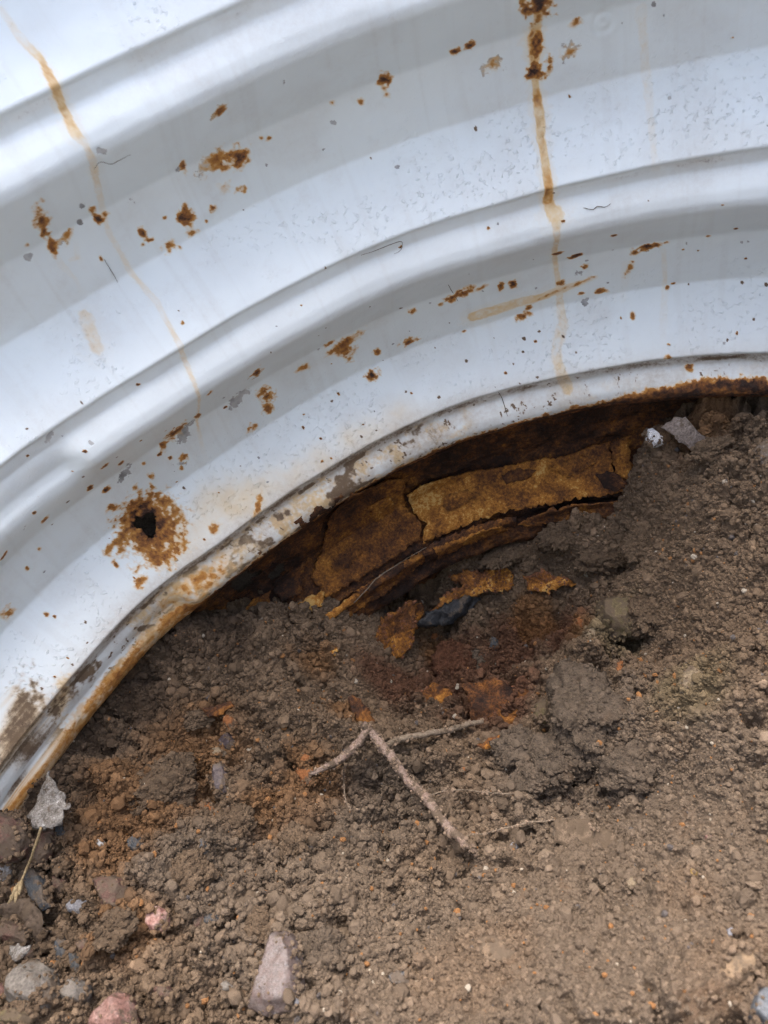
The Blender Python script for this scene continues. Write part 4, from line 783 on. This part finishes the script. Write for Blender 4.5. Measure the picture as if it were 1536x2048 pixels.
leaning_plate('mouldy whitish dead leaf below the lower left corner of the well', [(72, 1580), (85, 1556), (108, 1555), (120, 1580), (134, 1590), (130, 1605), (142, 1625), (128, 1650), (100, 1655), (62, 1655), (52, 1640), (66, 1615), (62, 1595)], LEAF, (0.1, -0.2, 1), 'dead_leaf', 'leaf', near=0.955, crumple=0.10, thick=0.003, ragged=4)
leaning_plate('crumpled brown dead leaf at the left edge near the dry stalk', [(0, 1820), (30, 1800), (60, 1805), (85, 1822), (78, 1850), (90, 1870), (70, 1900), (35, 1905), (20, 1880), (-10, 1870)], LEA2, (0.1, -0.2, 1), 'dead_leaf', 'leaf', near=0.955, crumple=0.11, thick=0.003, ragged=3)
leaning_plate('pale curled leaf scrap below the crumpled brown leaf', [(14, 1890), (40, 1885), (62, 1895), (52, 1905), (35, 1915), (22, 1905)], LEAF, (0, -0.2, 1), 'dead_leaf', 'leaf', near=0.95, crumple=0.05, thick=0.003, ragged=3)
r0 = tube('root', soil_path([(728, 1452, .02), (752, 1478), (785, 1520), (825, 1568), (865, 1615), (900, 1655), (930, 1688), (950, 1702, -.02)], 0.026), [0.0075, 0.010, 0.0095, 0.0085, 0.0095, 0.008, 0.006, 0.003], ROOT, 12, 9, 0.003, knob=0.09, dust=0.5)
tag(r0, 'thick soil caked root slanting down across the pit', 'root')
for lab, pp, rad in [('short soil caked root leaving the fork towards lower left', [(735, 1458, .02), (715, 1488), (690, 1512), (655, 1532), (620, 1548, -.01)], [0.007, 0.009, 0.008, 0.007, 0.004]),
                     ('thin pale root reaching right from the fork to the rust slab', [(770, 1492), (800, 1480), (850, 1468), (900, 1460), (935, 1450, .01), (965, 1442, .02)], [0.006, 0.007, 0.006, 0.0065, 0.006, 0.004])]:
    tag(tube('root', soil_path(pp, 0.022), rad, ROOT if 'caked' in lab else RTLT, 10, 9, 0.0022, knob=0.08, dust=0.25), lab, 'root')
for lab, pp in [('fine pale rootlet curving from the thick root to the flat slab', [(935, 1672), (985, 1665), (1040, 1648), (1090, 1640), (1150, 1642), (1200, 1660)]),
                ('fine rootlet running right from the middle of the thick root', [(862, 1590), (900, 1580), (950, 1582), (1010, 1588), (1060, 1592)]),
                ('hair thin rootlet hanging below the short root', [(690, 1530), (688, 1560), (692, 1600), (700, 1620)]),
                ('hair thin root fibre on the dark wall under the lip', [(700, 1195), (745, 1150), (790, 1118), (845, 1085)])]:
    tag(tube('rootlet', soil_path(pp, 0.010) if 'wall' not in lab else [wall_pt(np.array(a_[0]), np.array(a_[1]), 0.02) for a_ in [on_wall(*p_) for p_ in pp]], [0.0011, 0.0015, 0.0013, 0.0008], RTLT, 6, 10, 0.0020, knob=0.12, dust=0.25 if 'wall' not in lab else 0.0), lab, 'rootlet')
st_ = empty('grass_stalk', tuple(W(soil_path([(80, 1660)], 0.06)[0])))
tag(st_, 'dry straw coloured grass stalk with a seed head at the left edge', 'grass stalk')
iv = Matrix.Translation(st_.location).inverted()
sp1 = soil_path([(82, 1655), (68, 1700), (50, 1745), (32, 1785)], 0.075); o_ = tube('stem', sp1, [0.0022, 0.0024, 0.002, 0.0016], STRW, 6, 8, parent=st_); o_.parent = st_; o_.matrix_parent_inverse = iv
for k_, (x, y, x2, y2) in enumerate([(40, 1762, 22, 1795), (36, 1772, 30, 1805), (44, 1758, 38, 1790), (34, 1780, 16, 1808)]):
    o_ = tube('seed_husk', soil_path([(x, y), ((x+x2)/2, (y+y2)/2), (x2, y2)], 0.078), [0.001, 0.0042, 0.0008], STRW, 6, 6, parent=st_); o_.parent = st_; o_.matrix_parent_inverse = iv
wh = stone('small chalky white droplet shaped bit under the lip at the right', [(1290, 864), (1305, 862), (1322, 872), (1328, 882), (1308, 888), (1294, 880)], mat_stone('bright_chalk', (0.95, 0.95, 0.95), (1.2, 1.2, 1.2), None, 120, 0.8, 0.3, -0.1), 0.03, -0.6, cat='debris', name='white_debris')
def on_panel(pts, lift):
    out = []
    for p in pts:
        a_, b_, _ = on_wall(*p); out.append(wall_pt(np.array(a_), np.array(b_), lift))
    return out
for lab, pp, r_ in [('brown twig with a bud tip standing across the lower lip', [(990, 770), (1000, 790), (1008, 808), (1014, 832)], 0.0022),
                    ('short dark fibre above the tan smear on the white paint', [(893, 568), (905, 582), (916, 600)], 0.0018),
                    ('curled grey hair on the white paint near the upper left drip', [(190, 338), (200, 326), (225, 328), (245, 318), (260, 308)], 0.0010),
                    ('short straw bit on the white paint beside the left drip', [(208, 518), (220, 540), (234, 564)], 0.0014),
                    ('dark curled fibre in the fold right of the second rib', [(720, 510), (750, 500), (785, 486), (802, 482), (800, 498), (788, 505)], 0.0014),
                    ('grey peeling paint curl below the orange drip', [(1168, 412), (1185, 418), (1196, 412), (1210, 414), (1222, 404)], 0.0020)]:
    tag(tube('plant_fibre' if 'paint curl' not in lab else 'paint_curl', on_panel(pp, 0.004), [r_*0.25, r_*0.42, r_*0.2], FIBR, 6, 8, 0.0006, knob=0.15), lab, 'fibre' if 'paint curl' not in lab else 'paint flake')

# ------------------------------------------------------------------ the crumbs themselves
for e_p, e_r, e_t in EXTRA:
    cx = np.r_[cx, e_p[:, 0]]; cy = np.r_[cy, e_p[:, 1]]; cz = np.r_[cz, e_p[:, 2]]; cr = np.r_[cr, e_r]; ct = np.vstack([ct, e_t*np.exp(rng.normal(0, 0.15, (len(e_r), 1)))])
me = bpy.data.meshes.new('soil_crumbs'); cp_ = W(np.stack([cx, cy, cz], -1)).astype(np.float32)
me.vertices.add(len(cp_)); me.vertices.foreach_set('co', cp_.ravel())
at = me.attributes.new('size', 'FLOAT_VECTOR', 'POINT'); at.data.foreach_set('vector', (cr[:, None]*U*rng.uniform(0.7, 1.35, (len(cr), 3))).astype(np.float32).ravel())
at = me.attributes.new('turn', 'FLOAT_VECTOR', 'POINT'); at.data.foreach_set('vector', rng.uniform(0, 6.28, (len(cr), 3)).astype(np.float32).ravel())
at = me.attributes.new('tint', 'FLOAT_COLOR', 'POINT'); at.data.foreach_set('color', np.c_[ct, np.ones(len(ct))].astype(np.float32).ravel())
crumbs = bpy.data.objects.new('soil_crumbs', me); COL.objects.link(crumbs)
tag(crumbs, 'fine brown soil crumbs covering the dug ground', 'soil crumbs', kind='stuff')
g = bpy.data.node_groups.new('crumb_bed', 'GeometryNodeTree')
g.interface.new_socket('Geometry', in_out='INPUT', socket_type='NodeSocketGeometry'); g.interface.new_socket('Geometry', in_out='OUTPUT', socket_type='NodeSocketGeometry')
gi = g.nodes.new('NodeGroupInput'); go = g.nodes.new('NodeGroupOutput'); L = g.links.new
join = g.nodes.new('GeometryNodeGeometryToInstance')
for k in range(6):
    ico = g.nodes.new('GeometryNodeMeshIcoSphere'); ico.inputs['Radius'].default_value = 1.0; ico.inputs['Subdivisions'].default_value = 3 if k < 2 else 2
    nz = g.nodes.new('ShaderNodeTexNoise'); nz.noise_dimensions = '4D'; nz.inputs['W'].default_value = k*3.7; nz.inputs['Scale'].default_value = 1.9; nz.inputs['Detail'].default_value = 3.0; nz.inputs['Roughness'].default_value = 0.75
    sub = g.nodes.new('ShaderNodeVectorMath'); sub.operation = 'SUBTRACT'; sub.inputs[1].default_value = (0.5, 0.5, 0.5)
    mul = g.nodes.new('ShaderNodeVectorMath'); mul.operation = 'SCALE'; mul.inputs['Scale'].default_value = 1.5
    sp_ = g.nodes.new('GeometryNodeSetPosition'); smt = g.nodes.new('GeometryNodeSetMaterial'); smt.inputs['Material'].default_value = CRUMB
    L(nz.outputs['Color'], sub.inputs[0]); L(sub.outputs[0], mul.inputs[0]); L(ico.outputs['Mesh'], sp_.inputs['Geometry']); L(mul.outputs[0], sp_.inputs['Offset'])
    L(sp_.outputs[0], smt.inputs['Geometry']); L(smt.outputs[0], join.inputs[0])
iop = g.nodes.new('GeometryNodeInstanceOnPoints'); iop.inputs['Pick Instance'].default_value = True
def named(nm, typ):
    nd = g.nodes.new('GeometryNodeInputNamedAttribute'); nd.data_type = typ; nd.inputs['Name'].default_value = nm; return nd.outputs['Attribute']
rnd = g.nodes.new('FunctionNodeRandomValue'); rnd.data_type = 'INT'; rnd.inputs[4].default_value = 0; rnd.inputs[5].default_value = 5
e2r = g.nodes.new('FunctionNodeEulerToRotation')
L(named('turn', 'FLOAT_VECTOR'), e2r.inputs[0])
L(gi.outputs[0], iop.inputs['Points']); L(join.outputs[0], iop.inputs['Instance']); L(rnd.outputs[2], iop.inputs['Instance Index'])
L(e2r.outputs[0], iop.inputs['Rotation']); L(named('size', 'FLOAT_VECTOR'), iop.inputs['Scale']); L(iop.outputs[0], go.inputs[0])
md = crumbs.modifiers.new('crumbs', 'NODES'); md.node_group = g
